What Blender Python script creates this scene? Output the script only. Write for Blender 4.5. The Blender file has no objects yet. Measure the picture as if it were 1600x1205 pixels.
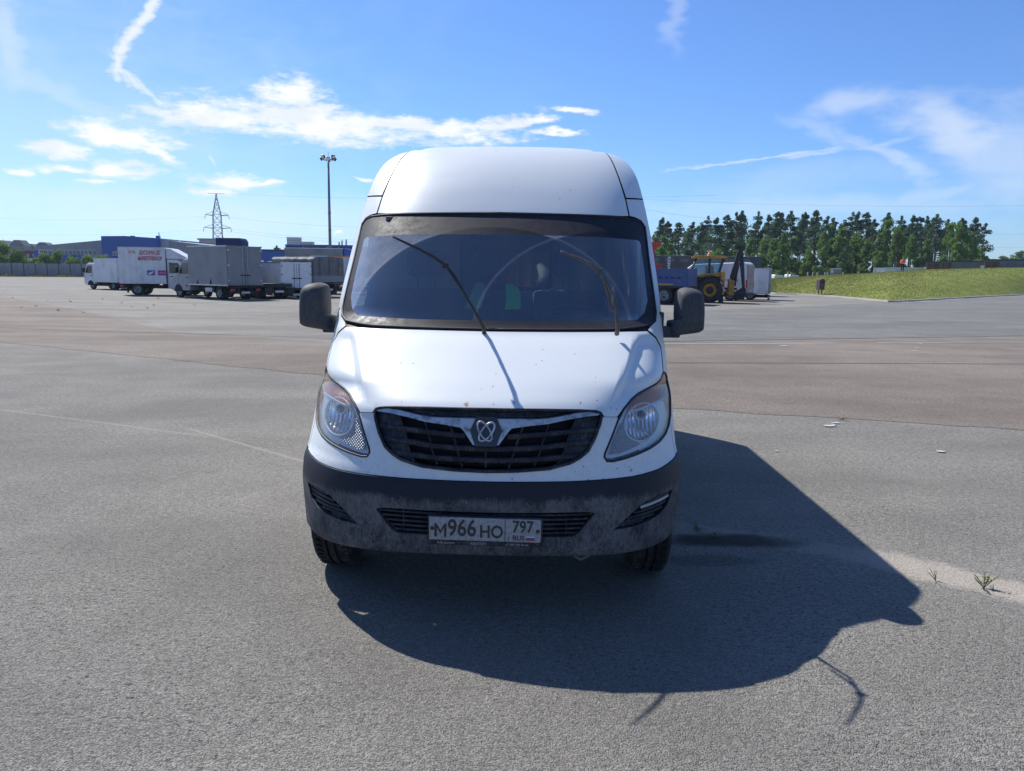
import bpy, bmesh, math, random
import numpy as np
from mathutils import Vector, Matrix
from mathutils.geometry import delaunay_2d_cdt
random.seed(7)
R_ = math.radians
scene = bpy.context.scene
COL = scene.collection

# ------------------------------------------------------------------ camera
CAM_H = 1.68; PITCH = 8.35; ROLL = .75; FPX = 1209.0
cd = bpy.data.cameras.new('camera'); cam = bpy.data.objects.new('camera', cd); COL.objects.link(cam)
CAMR = Matrix.Rotation(R_(90 - PITCH), 4, 'X') @ Matrix.Rotation(R_(ROLL), 4, 'Z')
cam.matrix_world = Matrix.Translation((0, 0, CAM_H)) @ CAMR
cd.sensor_width = 36; cd.lens = 36 * FPX / 1600; cd.clip_end = 6000; cd.clip_start = .05
scene.camera = cam
def ray(px, py):
    return (CAMR.to_3x3() @ Vector(((px - 800) / FPX, -(py - 602.5) / FPX, -1))).normalized()
def at(px, py, Y):                                   # the point at distance Y that is seen at a pixel of the 1600 px photograph
    d = ray(px, py); return Vector((0, 0, CAM_H)) + d * (Y / d.y)
def gnd(px, py, z=0):
    d = ray(px, py); return Vector((0, 0, CAM_H)) + d * ((z - CAM_H) / d.z)
def azel(px, py):
    d = ray(px, py); return math.atan2(d.x, d.y), math.asin(d.z)

# ------------------------------------------------------------------ light
SUN_EL = R_(48.1); SUN_AZ = R_(-40.6)                # azimuth from +Y towards +X
to_sun = Vector((math.sin(SUN_AZ) * math.cos(SUN_EL), math.cos(SUN_AZ) * math.cos(SUN_EL), math.sin(SUN_EL)))
sl = bpy.data.lights.new('sun', 'SUN'); so = bpy.data.objects.new('sun', sl); COL.objects.link(so)
sl.energy = 4.8; sl.angle = R_(.53); sl.color = (1, .965, .90)
so.rotation_euler = (-to_sun).to_track_quat('-Z', 'Y').to_euler()
vs = scene.view_settings
vs.view_transform = 'Standard'; vs.look = 'None'; vs.gamma = 1; vs.use_curve_mapping = False; vs.exposure = .5

# ------------------------------------------------------------------ sky with clouds
world = bpy.data.worlds.new('World'); scene.world = world; world.use_nodes = True
class NT:
    """small node-tree writer"""
    def __init__(s, nt): s.nt = nt; nt.nodes.clear()
    def n(s, t, **k):
        o = s.nt.nodes.new(t)
        for a, v in k.items():
            if a.startswith('i_'):
                key = a[2:]; key = int(key) if key.isdigit() else key.replace('_', ' ')
                s.set(o.inputs[key], v)
            else: setattr(o, a, v)
        return o
    def set(s, sock, v):
        if isinstance(v, bpy.types.NodeSocket): s.nt.links.new(v, sock)
        elif isinstance(v, bpy.types.Node): s.nt.links.new(v.outputs[0], sock)
        else:
            if sock.type == 'RGBA' and len(v) == 3: v = (*v, 1)
            sock.default_value = v
    def m(s, op, a, b=None, c=None, clamp=False):
        o = s.nt.nodes.new('ShaderNodeMath'); o.operation = op; o.use_clamp = clamp
        for i, v in enumerate((a, b, c)):
            if v is not None: s.set(o.inputs[i], v)
        return o.outputs[0]
    def vm(s, op, a, b=None, sc=None):
        o = s.nt.nodes.new('ShaderNodeVectorMath'); o.operation = op
        s.set(o.inputs[0], a)
        if b is not None: s.set(o.inputs[1], b)
        if sc is not None: s.set(o.inputs['Scale'], sc)
        return o.outputs['Value'] if op in ('LENGTH', 'DOT_PRODUCT', 'DISTANCE') else o.outputs[0]
    def mr(s, v, a, b, c=0., d=1., smooth=True):
        o = s.nt.nodes.new('ShaderNodeMapRange'); o.interpolation_type = 'SMOOTHSTEP' if smooth else 'LINEAR'
        for i, x in enumerate((v, a, b, c, d)): s.set(o.inputs[i], x)
        return o.outputs[0]
    def mix(s, f, a, b, blend='MIX'):
        o = s.nt.nodes.new('ShaderNodeMix'); o.data_type = 'RGBA'; o.blend_type = blend
        s.set(o.inputs[0], f); s.set(o.inputs[6], a); s.set(o.inputs[7], b); return o.outputs[2]
    def noise(s, vec, scale, detail=4, rough=.55, dist=0.):
        o = s.nt.nodes.new('ShaderNodeTexNoise'); s.set(o.inputs['Vector'], vec)
        o.inputs['Scale'].default_value = scale; o.inputs['Detail'].default_value = detail
        o.inputs['Roughness'].default_value = rough; o.inputs['Distortion'].default_value = dist
        return o.outputs[0]
    def noisec(s, vec, scale, detail=4):
        o = s.nt.nodes.new('ShaderNodeTexNoise'); s.set(o.inputs['Vector'], vec)
        o.inputs['Scale'].default_value = scale; o.inputs['Detail'].default_value = detail
        return o.outputs[1]
    def vor(s, vec, scale, feat='F1', rnd=1.):
        o = s.nt.nodes.new('ShaderNodeTexVoronoi'); o.feature = feat; s.set(o.inputs['Vector'], vec)
        o.inputs['Scale'].default_value = scale; o.inputs['Randomness'].default_value = rnd
        return o
W = NT(world.node_tree)
sky = W.n('ShaderNodeTexSky', sky_type='NISHITA', sun_disc=False, sun_elevation=SUN_EL, sun_rotation=SUN_AZ,
          altitude=150, air_density=1.0, dust_density=.35, ozone_density=2.2)
gen = W.n('ShaderNodeTexCoord').outputs['Generated']
sep = W.n('ShaderNodeSeparateXYZ', i_0=gen)
az = W.m('ARCTAN2', sep.outputs[0], sep.outputs[1]); el = W.m('ARCSINE', sep.outputs[2])
ae = W.n('ShaderNodeCombineXYZ', i_0=az, i_1=el).outputs[0]
aes = W.vm('MULTIPLY', ae, (1., 2.2, 1))
warp = W.vm('SUBTRACT', W.noisec(aes, 9, 6), (.5, .5, .5))
warp2 = W.vm('SUBTRACT', W.noisec(aes, 34, 5), (.5, .5, .5))
aew = W.vm('ADD', W.vm('ADD', ae, W.vm('MULTIPLY', warp, (.10, .030, 0))), W.vm('MULTIPLY', warp2, (.034, .014, 0)))
fine = W.noise(W.vm('MULTIPLY', aes, (1., 1.3, 1)), 34, 9, .68)
def ell(vec, px, py, rx, ry, ang=0.):
    """0 at the centre, 1 on the rim of an ellipse of the sky round the direction seen at a pixel; radii in photo pixels"""
    a, e = azel(px, py)
    v = W.vm('SUBTRACT', vec, (a, e, 0))
    if ang:
        r = W.n('ShaderNodeVectorRotate', rotation_type='Z_AXIS', i_Vector=v, i_Angle=R_(ang)); v = r.outputs[0]
    v = W.vm('MULTIPLY', v, (FPX / rx, FPX / ry, 0)); return W.vm('LENGTH', v)
def maxof(l):
    o = l[0]
    for x in l[1:]: o = W.m('MAXIMUM', o, x)
    return o
# cumulus: dense white patches
cum = [(455, 150, 62, 34, 0), (330, 185, 105, 24, 2), (500, 190, 210, 30, 3), (640, 195, 190, 17, 4), (790, 197, 60, 10, -4),
       (190, 212, 75, 22, 8), (85, 230, 48, 14, 6), (240, 240, 40, 8, 20), (190, 268, 48, 15, -8), (150, 287, 30, 5, 0), (110, 262, 60, 6, 4), (40, 264, 18, 7, 0),
       (362, 281, 78, 15, 0), (425, 282, 40, 5, -3), (330, 297, 45, 7, 0), (560, 280, 22, 4, 0), (523, 361, 8, 4, 0), (835, 193, 30, 9, -6), (885, 178, 40, 6, 0), (868, 210, 50, 5, 0)]
cd_ = maxof([W.m('SUBTRACT', 1., ell(aew, *c)) for c in cum])
cden = W.m('ADD', cd_, W.m('MULTIPLY', W.m('SUBTRACT', fine, .5), 2.0))
cmask = W.mr(cden, -.12, .74, 0, 1)
# thin cirrus, contrails
cir = [(1330, 163, 80, 22, -8, .40), (1500, 205, 100, 38, 30, .55), (1580, 250, 110, 70, 35, .35), (1290, 205, 90, 12, 20, .25), (1380, 240, 90, 12, 32, .35), (1240, 285, 190, 30, -8, .14), (1460, 300, 130, 16, -18, .25),
       (1045, 20, 22, 60, -10, .22), (120, 150, 260, 26, 18, .35), (10, 60, 30, 90, -10, .45), (160, 100, 300, 80, 20, .12), (700, 224, 80, 7, 3, .35), (300, 330, 500, 50, 2, .42), (60, 300, 300, 30, 0, .25), (1250, 325, 320, 22, 0, .25), (40, 200, 480, 230, 0, .20)]
streak = W.noise(W.n('ShaderNodeVectorRotate', rotation_type='Z_AXIS', i_Vector=aes, i_Angle=R_(-20)).outputs[0], 16, 6, .6, .6)
cl = []
for c in cir:
    v = W.m('SUBTRACT', 1., ell(aew, *c[:5]))
    cl.append(W.m('MULTIPLY', W.mr(W.m('ADD', v, W.m('MULTIPLY', W.m('SUBTRACT', streak, .5), 1.3)), -.2, .9), c[5]))
cimask = maxof(cl)
wsm = W.vm('ADD', ae, W.vm('MULTIPLY', warp2, (.010, .010, 0)))
con = [(236, 8, 60, 8, -58, .6), (222, 34, 60, 10, -56, .62), (206, 54, 56, 11, -54, .62), (192, 74, 46, 11, -62, .62), (183, 94, 36, 9, -88, .6), (188, 108, 32, 8, 62, .55), (203, 122, 46, 7, 42, .5), (226, 140, 46, 6, 42, .45), (240, 154, 30, 5, 46, .4), (330, 250, 18, 4, 52, .35),
       (1190, 247, 160, 2.6, -6.5, .32), (1280, 238, 70, 4.5, -6, .25), (1370, 226, 60, 5, -8, .2)]
cl = [W.m('MULTIPLY', W.mr(W.m('ADD', W.m('SUBTRACT', 1., ell(wsm, *c[:5])), W.m('MULTIPLY', W.m('SUBTRACT', fine, .5), 2.2)), -.15, .95), min(1., c[5] * 1.5)) for c in con]
comask = maxof(cl)
# thin veil of cirrus over the rest of the sky
veil = W.m('MULTIPLY', W.mr(W.noise(aes, 3.0, 6, .6, .5), .5, .9), .16)
amask = W.m('MAXIMUM', W.m('MAXIMUM', cimask, comask), veil)
skyc = W.mix(1., sky.outputs[0], (.64, .91, 1.36), 'MULTIPLY')
SK = 7.6; SKY_S = .08
c1 = W.mix(amask, skyc, (SK * 1.06, SK * 1.12, SK * 1.18))
shade = W.mix(W.mr(W.noise(aes, 14, 4), .35, .65), (SK * 1.05, SK * 1.10, SK * 1.16), (SK * 1.3, SK * 1.3, SK * 1.3))
c2 = W.mix(W.m('MULTIPLY', cmask, .93), c1, shade)
# the detailed clouds lie in the part of the sky ahead; elsewhere the same thin veil goes on (and costs less to trace)
front = W.m('MULTIPLY', W.m('GREATER_THAN', sep.outputs[1], .62), W.m('MULTIPLY', W.m('GREATER_THAN', sep.outputs[2], -.01), W.m('LESS_THAN', sep.outputs[2], .42)))
vn = W.noise(W.vm('MULTIPLY', gen, (1, 1, 2.2)), 3.0, 4, .62)
c0 = W.mix(W.m('ADD', W.m('MULTIPLY', W.mr(vn, .45, .9), .16), W.m('MULTIPLY', W.mr(vn, .60, .68), .5)), skyc, (SK, SK * 1.02, SK * 1.05))
bg0 = W.n('ShaderNodeBackground', i_Color=c0, i_Strength=SKY_S); bg = W.n('ShaderNodeBackground', i_Color=c2, i_Strength=SKY_S)
wo = W.n('ShaderNodeOutputWorld', i_Surface=W.n('ShaderNodeMixShader', i_0=front, i_1=bg0.outputs[0], i_2=bg.outputs[0]).outputs[0])
world.cycles.sampling_method = 'MANUAL'; world.cycles.sample_map_resolution = 512

# ------------------------------------------------------------------ materials
MATS = {}
def principled(name, col, rough=.5, metal=0., spec=.5, coat=0., bump=None, emit=None):
    if name in MATS: return MATS[name]
    m = bpy.data.materials.new(name); m.use_nodes = True; t = NT(m.node_tree)
    p = t.n('ShaderNodeBsdfPrincipled'); out = t.n('ShaderNodeOutputMaterial', i_Surface=p.outputs[0])
    t.set(p.inputs['Base Color'], col); t.set(p.inputs['Roughness'], rough); t.set(p.inputs['Metallic'], metal)
    p.inputs['Specular IOR Level'].default_value = spec; p.inputs['Coat Weight'].default_value = coat; p.inputs['Coat Roughness'].default_value = .08
    MATS[name] = m; return m
def mat(name, fn):
    """material whose node tree is written by fn(t, p, obj_coord)"""
    if name in MATS: return MATS[name]
    m = bpy.data.materials.new(name); m.use_nodes = True; t = NT(m.node_tree)
    p = t.n('ShaderNodeBsdfPrincipled'); out = t.n('ShaderNodeOutputMaterial', i_Surface=p.outputs[0])
    co = t.n('ShaderNodeTexCoord').outputs['Object']
    r = fn(t, p, co)
    if r is not None: t.set(out.inputs[0], r)
    MATS[name] = m; return m
def bump(t, p, h, strength=.3, dist=.01):
    b = t.n('ShaderNodeBump', i_Height=h, i_Strength=strength, i_Distance=dist); t.set(p.inputs['Normal'], b.outputs[0])
def worn(name, col, col2, rough=.5, scale=3., amount=.5, metal=0., bumpy=0., coat=0., speck=0.):
    """base colour with blotchy grime of a second colour and fine grain"""
    def fn(t, p, co):
        n = t.noise(co, scale, 7, .65); g = t.noise(co, scale * 14, 3)
        f = t.m('MULTIPLY', t.mr(t.m('ADD', n, t.m('MULTIPLY', t.m('SUBTRACT', g, .5), .35)), .42, .72), amount)
        c = t.mix(f, col, col2)
        if speck:
            v = t.vor(co, 26); s = t.m('MULTIPLY', t.mr(v.outputs[0], .10, .03), t.m('GREATER_THAN', t.n('ShaderNodeSeparateColor', i_0=v.outputs['Color']).outputs[0], 1 - speck))
            c = t.mix(t.m('MULTIPLY', s, .8), c, (.05, .045, .04))
        t.set(p.inputs['Base Color'], c)
        t.set(p.inputs['Roughness'], t.mr(n, .3, .7, max(rough - .08, .05), min(rough + .12, 1), False))
        p.inputs['Metallic'].default_value = metal; p.inputs['Coat Weight'].default_value = coat
        if bumpy: bump(t, p, g, bumpy, .004)
    return mat(name, fn)

# ------------------------------------------------------------------ mesh helpers
class MB:
    def __init__(s): s.v = []; s.f = []; s.sm = []
    def add(s, vs, fs, smooth=False):
        o = len(s.v); s.v += [tuple(v) for v in vs]; s.f += [tuple(o + i for i in f) for f in fs]; s.sm += [smooth] * len(fs); return s
    def box(s, lo, hi, M=None):
        x0, y0, z0 = lo; x1, y1, z1 = hi
        v = [Vector(c) for c in ((x0, y0, z0), (x1, y0, z0), (x1, y1, z0), (x0, y1, z0), (x0, y0, z1), (x1, y0, z1), (x1, y1, z1), (x0, y1, z1))]
        if M: v = [M @ c for c in v]
        return s.add(v, [(0, 3, 2, 1), (4, 5, 6, 7), (0, 1, 5, 4), (1, 2, 6, 5), (2, 3, 7, 6), (3, 0, 4, 7)])
    def rbox(s, lo, hi, r=.02, M=None):
        """box with chamfered edges"""
        bm = bmesh.new(); x0, y0, z0 = lo; x1, y1, z1 = hi
        bmesh.ops.create_cube(bm, size=1, matrix=Matrix.Translation(((x0 + x1) / 2, (y0 + y1) / 2, (z0 + z1) / 2)) @ Matrix.Diagonal((x1 - x0, y1 - y0, z1 - z0, 1)))
        bmesh.ops.bevel(bm, geom=bm.edges[:], offset=r, segments=2, profile=.6, affect='EDGES')
        if M: bm.transform(M)
        bm.verts.ensure_lookup_table(); s.add([v.co for v in bm.verts], [[v.index for v in f.verts] for f in bm.faces], False); bm.free(); return s
    def prism(s, poly, axis, a, b, M=None, scale_b=None):
        """closed polygon in the plane across an axis, from a to b along it"""
        n = len(poly)
        def P(u, w, t): return {'x': (t, u, w), 'y': (u, t, w), 'z': (u, w, t)}[axis]
        v = [Vector(P(u, w, a)) for u, w in poly] + [Vector(P(u, w, b)) for u, w in poly]
        if M: v = [M @ c for c in v]
        f = [tuple(range(n))[::-1], tuple(range(n, 2 * n))] + [(i, (i + 1) % n, n + (i + 1) % n, n + i) for i in range(n)]
        return s.add(v, f)
    def tube(s, pts, r, seg=8, cap=True, smooth=True):
        pts = [Vector(p) for p in pts]; rs = r if isinstance(r, (list, tuple)) else [r] * len(pts)
        v = []; n = None
        for i, p in enumerate(pts):
            d = (pts[min(i + 1, len(pts) - 1)] - pts[max(i - 1, 0)]).normalized()
            if n is None: n = d.cross(Vector((0, 0, 1)) if abs(d.z) < .9 else Vector((1, 0, 0))).normalized()
            else: n = (n - d * n.dot(d)).normalized()
            b = d.cross(n)
            for k in range(seg):
                a = 2 * math.pi * k / seg; v.append(p + (n * math.cos(a) + b * math.sin(a)) * rs[i])
        f = [(i * seg + k, i * seg + (k + 1) % seg, (i + 1) * seg + (k + 1) % seg, (i + 1) * seg + k) for i in range(len(pts) - 1) for k in range(seg)]
        s.add(v, f, smooth)
        if cap:
            o = len(s.v) - len(v); s.f += [tuple(o + k for k in range(seg))[::-1], tuple(o + (len(pts) - 1) * seg + k for k in range(seg))]; s.sm += [False, False]
        return s
    def lathe(s, prof, seg=24, M=None, smooth=True):
        """profile of (radius, height) turned about Z"""
        v = []; M = M or Matrix.Identity(4)
        for r, h in prof:
            for k in range(seg):
                a = 2 * math.pi * k / seg; v.append(M @ Vector((r * math.cos(a), r * math.sin(a), h)))
        f = [(i * seg + k, i * seg + (k + 1) % seg, (i + 1) * seg + (k + 1) % seg, (i + 1) * seg + k) for i in range(len(prof) - 1) for k in range(seg)]
        return s.add(v, f, smooth)
    def quad(s, a, b, c, d): return s.add([a, b, c, d], [(0, 1, 2, 3)])
    def build(s, name, m, parent=None, fix=True):
        me = bpy.data.meshes.new(name); me.from_pydata(s.v, [], s.f); me.polygons.foreach_set('use_smooth', s.sm)
        if fix:
            bm = bmesh.new(); bm.from_mesh(me); bmesh.ops.recalc_face_normals(bm, faces=bm.faces[:]); bm.to_mesh(me); bm.free()
        if m: me.materials.append(m)
        o = bpy.data.objects.new(name, me); COL.objects.link(o)
        if parent: o.parent = parent
        return o
def tag(o, label=None, cat=None, group=None, kind=None):
    if label: o['label'] = label
    if cat: o['category'] = cat
    if group: o['group'] = group
    if kind: o['kind'] = kind
    return o
def thing(name, label, cat, loc=(0, 0, 0), rz=0., group=None):
    o = bpy.data.objects.new(name, None); COL.objects.link(o); o.location = loc; o.rotation_euler = (0, 0, rz); o.empty_display_size = .2
    return tag(o, label, cat, group)
def copy_tree(o, parent=None):
    c = o.copy(); COL.objects.link(c); c.parent = parent
    for ch in list(o.children): copy_tree(ch, c)
    return c
FONTCACHE = {}
def text_mesh(txt, size, M, m, name, parent, depth=.002, width=1., bold=0.):
    cu = bpy.data.curves.new('lettering', 'FONT'); cu.body = txt; cu.size = size; cu.extrude = depth / 2; cu.align_x = 'CENTER'; cu.align_y = 'CENTER'; cu.offset = bold
    cu.resolution_u = 3
    to = bpy.data.objects.new('lettering', cu); COL.objects.link(to)
    me = bpy.data.meshes.new_from_object(to.evaluated_get(bpy.context.evaluated_depsgraph_get()))
    bpy.data.objects.remove(to); bpy.data.curves.remove(cu)
    me.transform(M @ Matrix.Diagonal((width, 1, 1, 1))); me.materials.clear(); me.materials.append(m); me.name = name
    o = bpy.data.objects.new(name, me); COL.objects.link(o); o.parent = parent; return o
def inpoly(P, poly):
    """which of the points lie inside a polygon"""
    P = np.asarray(P); x, y = P[:, 0], P[:, 1]; r = np.zeros(len(P), bool); n = len(poly)
    for i in range(n):
        x0, y0 = poly[i]; x1, y1 = poly[(i + 1) % n]
        if y0 == y1: continue
        c = (y0 > y) != (y1 > y); r ^= c & (x < (x1 - x0) * (y - y0) / (y1 - y0) + x0)
    return r
def resample(poly, step, closed=True):
    out = []; n = len(poly)
    for i in range(n if closed else n - 1):
        a = poly[i]; b = poly[(i + 1) % n]; k = max(1, int(math.hypot(b[0] - a[0], b[1] - a[1]) / step + .5))
        out += [(a[0] + (b[0] - a[0]) * j / k, a[1] + (b[1] - a[1]) * j / k) for j in range(k)]
    if not closed: out.append(tuple(poly[-1]))
    return out
def smoothline(pts, closed=False, sub=4):
    """Catmull-Rom through the points"""
    n = len(pts); out = []
    for i in range(n if closed else n - 1):
        g = lambda j: pts[j % n] if closed else pts[min(max(j, 0), n - 1)]
        p0, p1, p2, p3 = [Vector(g(i + k)) for k in (-1, 0, 1, 2)]
        for s in range(sub):
            t = s / sub; q = .5 * ((2 * p1) + (p2 - p0) * t + (2 * p0 - 5 * p1 + 4 * p2 - p3) * t * t + (3 * p1 - p0 - 3 * p2 + p3) * t ** 3); out.append(tuple(q))
    if not closed: out.append(tuple(pts[-1]))
    return out
def fill(poly, holes=(), step=.03, inner=None):
    """triangles that fill a polygon with holes: points and faces in the plane"""
    poly = resample(poly, step); holes = [resample(h, step) for h in holes]
    vs = []; es = []
    for l in [poly] + holes:
        o = len(vs); vs += l; es += [(o + i, o + (i + 1) % len(l)) for i in range(len(l))]
    st = inner or step
    xs = [p[0] for p in poly]; ys = [p[1] for p in poly]
    gx, gy = np.meshgrid(np.arange(min(xs) + st / 2, max(xs), st), np.arange(min(ys) + st / 2, max(ys), st))
    gx[1::2] += st / 2; G = np.stack([gx.ravel(), gy.ravel()], 1)
    if len(G):
        k = inpoly(G, poly)
        for h in holes: k &= ~inpoly(G, h)
        G = G[k]; B = np.array(vs)
        if len(G):
            d = np.array([np.min(np.hypot(*(B - g).T)) for g in G]); G = G[d > st * .5]
            vs += [tuple(g) for g in G]
    r = delaunay_2d_cdt([Vector(v) for v in vs], es, [], 0, 1e-6)
    V = [(p.x, p.y) for p in r[0]]; T = [tuple(f) for f in r[2]]
    C = np.array([np.mean([V[i] for i in f], 0) for f in T])
    k = inpoly(C, poly)
    for h in holes: k &= ~inpoly(C, h)
    T = [f for f, kk in zip(T, k) if kk]
    T2 = []
    for f in T:
        a, b, c = [V[i] for i in f[:3]]
        T2.append(f if (b[0] - a[0]) * (c[1] - a[1]) - (b[1] - a[1]) * (c[0] - a[0]) > 0 else f[::-1])
    return V, T2
def lift(name, poly, fn, m, parent, holes=(), step=.03, skirt=None, inner=None, smooth=True, exact=True):
    """sheet over a polygon raised to fn(u, v); skirt(u, v) gives a turned-in edge"""
    V, T = fill(poly, holes, step, inner)
    b = MB(); P3 = [fn(*v) for v in V]; b.add(P3, T, smooth)
    if skirt:
        cnt = {}
        for f in T:
            for i in range(3):
                e = (f[i], f[(i + 1) % 3]); cnt[e] = 1
        for (i, j) in list(cnt):
            if (j, i) not in cnt:
                b.add([P3[j], P3[i], skirt(*V[i]), skirt(*V[j])], [(0, 1, 2, 3)])
    o = b.build(name, m, parent, fix=False)
    if smooth and exact:                               # normals from the surface itself, so that thin triangles do not show
        N = []; e = 2e-4
        for v in V:
            pu = Vector(fn(v[0] + e, v[1])) - Vector(fn(v[0] - e, v[1])); pv = Vector(fn(v[0], v[1] + e)) - Vector(fn(v[0], v[1] - e)); N.append(pu.cross(pv).normalized())
        N += [Vector((0, 0, 0))] * (len(b.v) - len(V)); o.data.normals_split_custom_set_from_vertices(N)
    return o

# ------------------------------------------------------------------ the ground
def asphalt_fn(colA, colB, dust, grain=1., sand=None, oil=()):
    def fn(t, p, co):
        big = t.noise(co, .16, 6, .6); mid = t.noise(co, 1.1, 6, .65); fin = t.noise(co, 16, 4, .7)
        va = t.vor(co, 165 * grain); vcol = t.n('ShaderNodeSeparateColor', i_0=va.outputs['Color'])
        cam_d = t.vm('LENGTH', co)
        near = t.mr(cam_d, 3., 22., 1., .25)
        c = t.mix(t.mr(mid, .3, .7), colA, colB)
        c = t.mix(t.m('MULTIPLY', t.mr(big, .42, .70), .55), c, dust)
        st = t.mr(vcol.outputs[0], .0, 1., .58, 1.42, False)
        c = t.mix(near, c, t.mix(1., c, t.n('ShaderNodeCombineColor', i_0=st, i_1=st, i_2=st).outputs[0], 'MULTIPLY'))
        gv = t.mr(t.noise(co, 22, 3, .75), .32, .68, .74, 1.24, False); c = t.mix(t.mr(cam_d, 4., 10., .35, 1.), c, t.mix(1., c, t.n('ShaderNodeCombineColor', i_0=gv, i_1=gv, i_2=gv).outputs[0], 'MULTIPLY'))
        sp = t.m('MULTIPLY', t.m('GREATER_THAN', vcol.outputs[1], .985), t.mr(va.outputs[0], .5, .3))
        c = t.mix(t.m('MULTIPLY', sp, .8), c, (.55, .54, .52))
        pn = t.noise(t.vm('MULTIPLY', co, (1., 1.5, 1.)), 34, 4, .68); pit = t.m('MULTIPLY', t.mr(pn, .455, .36), t.mr(t.noise(co, .9, 3), .35, .65, .35, 1.)); c = t.mix(t.m('MULTIPLY', pit, .85), c, (.028, .027, .028))
        dv = t.vor(co, .55); drop = t.m('MULTIPLY', t.mr(t.m('ADD', dv.outputs[0], t.m('MULTIPLY', t.m('SUBTRACT', mid, .5), .10)), .085, .03), .28); c = t.mix(drop, c, (.05, .048, .046))
        patch = t.mr(t.noise(t.vm('MULTIPLY', co, (.35, .8, 1)), .55, 5, .6, .4), .40, .66); c = t.mix(t.m('MULTIPLY', patch, .48), c, tuple(x * .62 for x in colA))
        streak = t.noise(t.vm('MULTIPLY', co, (.05, 1., 1.)), .9, 5, .7)
        c = t.mix(t.m('MULTIPLY', t.m('MULTIPLY', t.mr(streak, .52, .72), .35), t.mr(cam_d, 9, 20)), c, dust)
        c = t.mix(t.m('MULTIPLY', t.m('MULTIPLY', t.mr(streak, .44, .30), .30), t.mr(cam_d, 9, 20)), c, tuple(x * .6 for x in colA))
        if sand:
            for (A, B, w, ks) in sand:
                A = Vector((*A, 0)); B = Vector((*B, 0)); L = (B - A).length; u = (B - A) / L; nrm = Vector((-u.y, u.x, 0))
                v = t.vm('SUBTRACT', co, tuple(A)); along = t.vm('DOT_PRODUCT', v, tuple(u)); off = t.m('ABSOLUTE', t.vm('DOT_PRODUCT', v, tuple(nrm)))
                e = t.m('ADD', off, t.m('MULTIPLY', t.m('SUBTRACT', t.noise(co, 3.2, 6, .7), .5), w * 1.3))
                e = t.m('ADD', e, t.m('MULTIPLY', t.m('SUBTRACT', fin, .5), w * .8))
                k = t.m('MULTIPLY', t.mr(e, w, w * .45), t.m('MULTIPLY', t.mr(along, -.3, .2), t.mr(along, L + .3, L - .2)))
                c = t.mix(t.m('MULTIPLY', k, ks), c, t.mix(vcol.outputs[2], (.34, .30, .255), (.46, .41, .35)))
        for (x, y, rx, ry, s) in oil:
            v = t.vm('MULTIPLY', t.vm('SUBTRACT', co, (x, y, 0)), (1 / rx, 1 / ry, 0)); d = t.m('ADD', t.vm('LENGTH', v), t.m('MULTIPLY', t.m('SUBTRACT', t.noise(co, 4, 5), .5), .9))
            c = t.mix(t.m('MULTIPLY', t.mr(d, 1., .45), s), c, (.022, .021, .021))
        t.set(p.inputs['Base Color'], c); p.inputs['Roughness'].default_value = .92; p.inputs['Specular IOR Level'].default_value = .25
        h = t.m('ADD', t.m('MULTIPLY', t.mr(va.outputs[0], 0, .7, 1., 0.), .7), t.m('ADD', t.m('MULTIPLY', pn, 1.5), 0.))
        b = t.n('ShaderNodeBump', i_Height=h, i_Distance=.010); t.set(b.inputs['Strength'], t.mr(cam_d, 3, 40, .82, .4)); t.set(p.inputs['Normal'], b.outputs[0])
    return fn
SAND = [((1.15, 5.00), (2.30, 4.46), .16, .4), ((2.20, 4.47), (3.05, 3.74), .22, .9), ((-3.4, 8.0), (-1.4, 6.3), .035, .35), ((-7, 9.4), (-3.2, 7.7), .03, .35)]
OIL = [(1.42, 4.74, .52, .17, .9), (1.15, 4.40, .4, .12, .4), (-.9, 8.6, .8, .5, .25)]
M_asph = mat('asphalt', asphalt_fn((.194, .182, .161), (.238, .224, .199), (.272, .255, .222), 1., SAND, OIL))
M_brown = mat('brown_asphalt', asphalt_fn((.176, .146, .120), (.222, .186, .156), (.264, .232, .198), .8))
M_dkasph = mat('fresh_grey_asphalt', asphalt_fn((.144, .140, .131), (.182, .178, .166), (.220, .212, .192), .9))
b = MB(); b.add([(-2400, -300, 0), (2400, -300, 0), (2400, 2900, 0), (-2400, 2900, 0)], [(0, 1, 2, 3)]); tag(b.build('ground', M_asph), 'wide grey asphalt yard round the parked van', kind='structure')
def ragged(pts, amp, step=.35):
    l = resample(pts, step, False); return [(x + random.uniform(-amp, amp), y + random.uniform(-amp, amp)) for x, y in l]
def sheet(name, pts, z, m, label):
    vs, T = fill(pts, [], 1e9, 1e9); b = MB(); b.add([(x, y, z) for x, y in vs], T); return tag(b.build(name, m, None, False), label, kind='structure')
near = ragged([(-48, 42), (-30, 29), (-11.3, 17.0), (-3.3, 12.4), (2.0, 9.65), (5.8, 8.5), (14, 7.6)], .05)
far = ragged([(40, 25.2), (15, 22.5), (4.2, 19.3), (-4, 17.9), (-9, 20.5), (-16, 29), (-36, 52)], .05)
sheet('brown_paving', near + [(60, 4)] + [(70, 27)] + far, .004, M_brown, 'brownish asphalt strip crossing the yard behind the van')
dk = ragged([(3.0, 19.15), (4.2, 19.5), (15, 22.8), (40, 25.6), (75, 27)], .05) + [(80, 60)] + ragged([(54, 80), (25.4, 52), (14, 41), (8, 35.5), (4.0, 34)], .1)
sheet('grey_paving', dk, .008, M_dkasph, 'darker grey asphalt strip in front of the grass bank')
M_line = worn('worn_road_paint', (.50, .49, .47), (.19, .18, .17), .85, 26, 1., speck=0)
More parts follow.
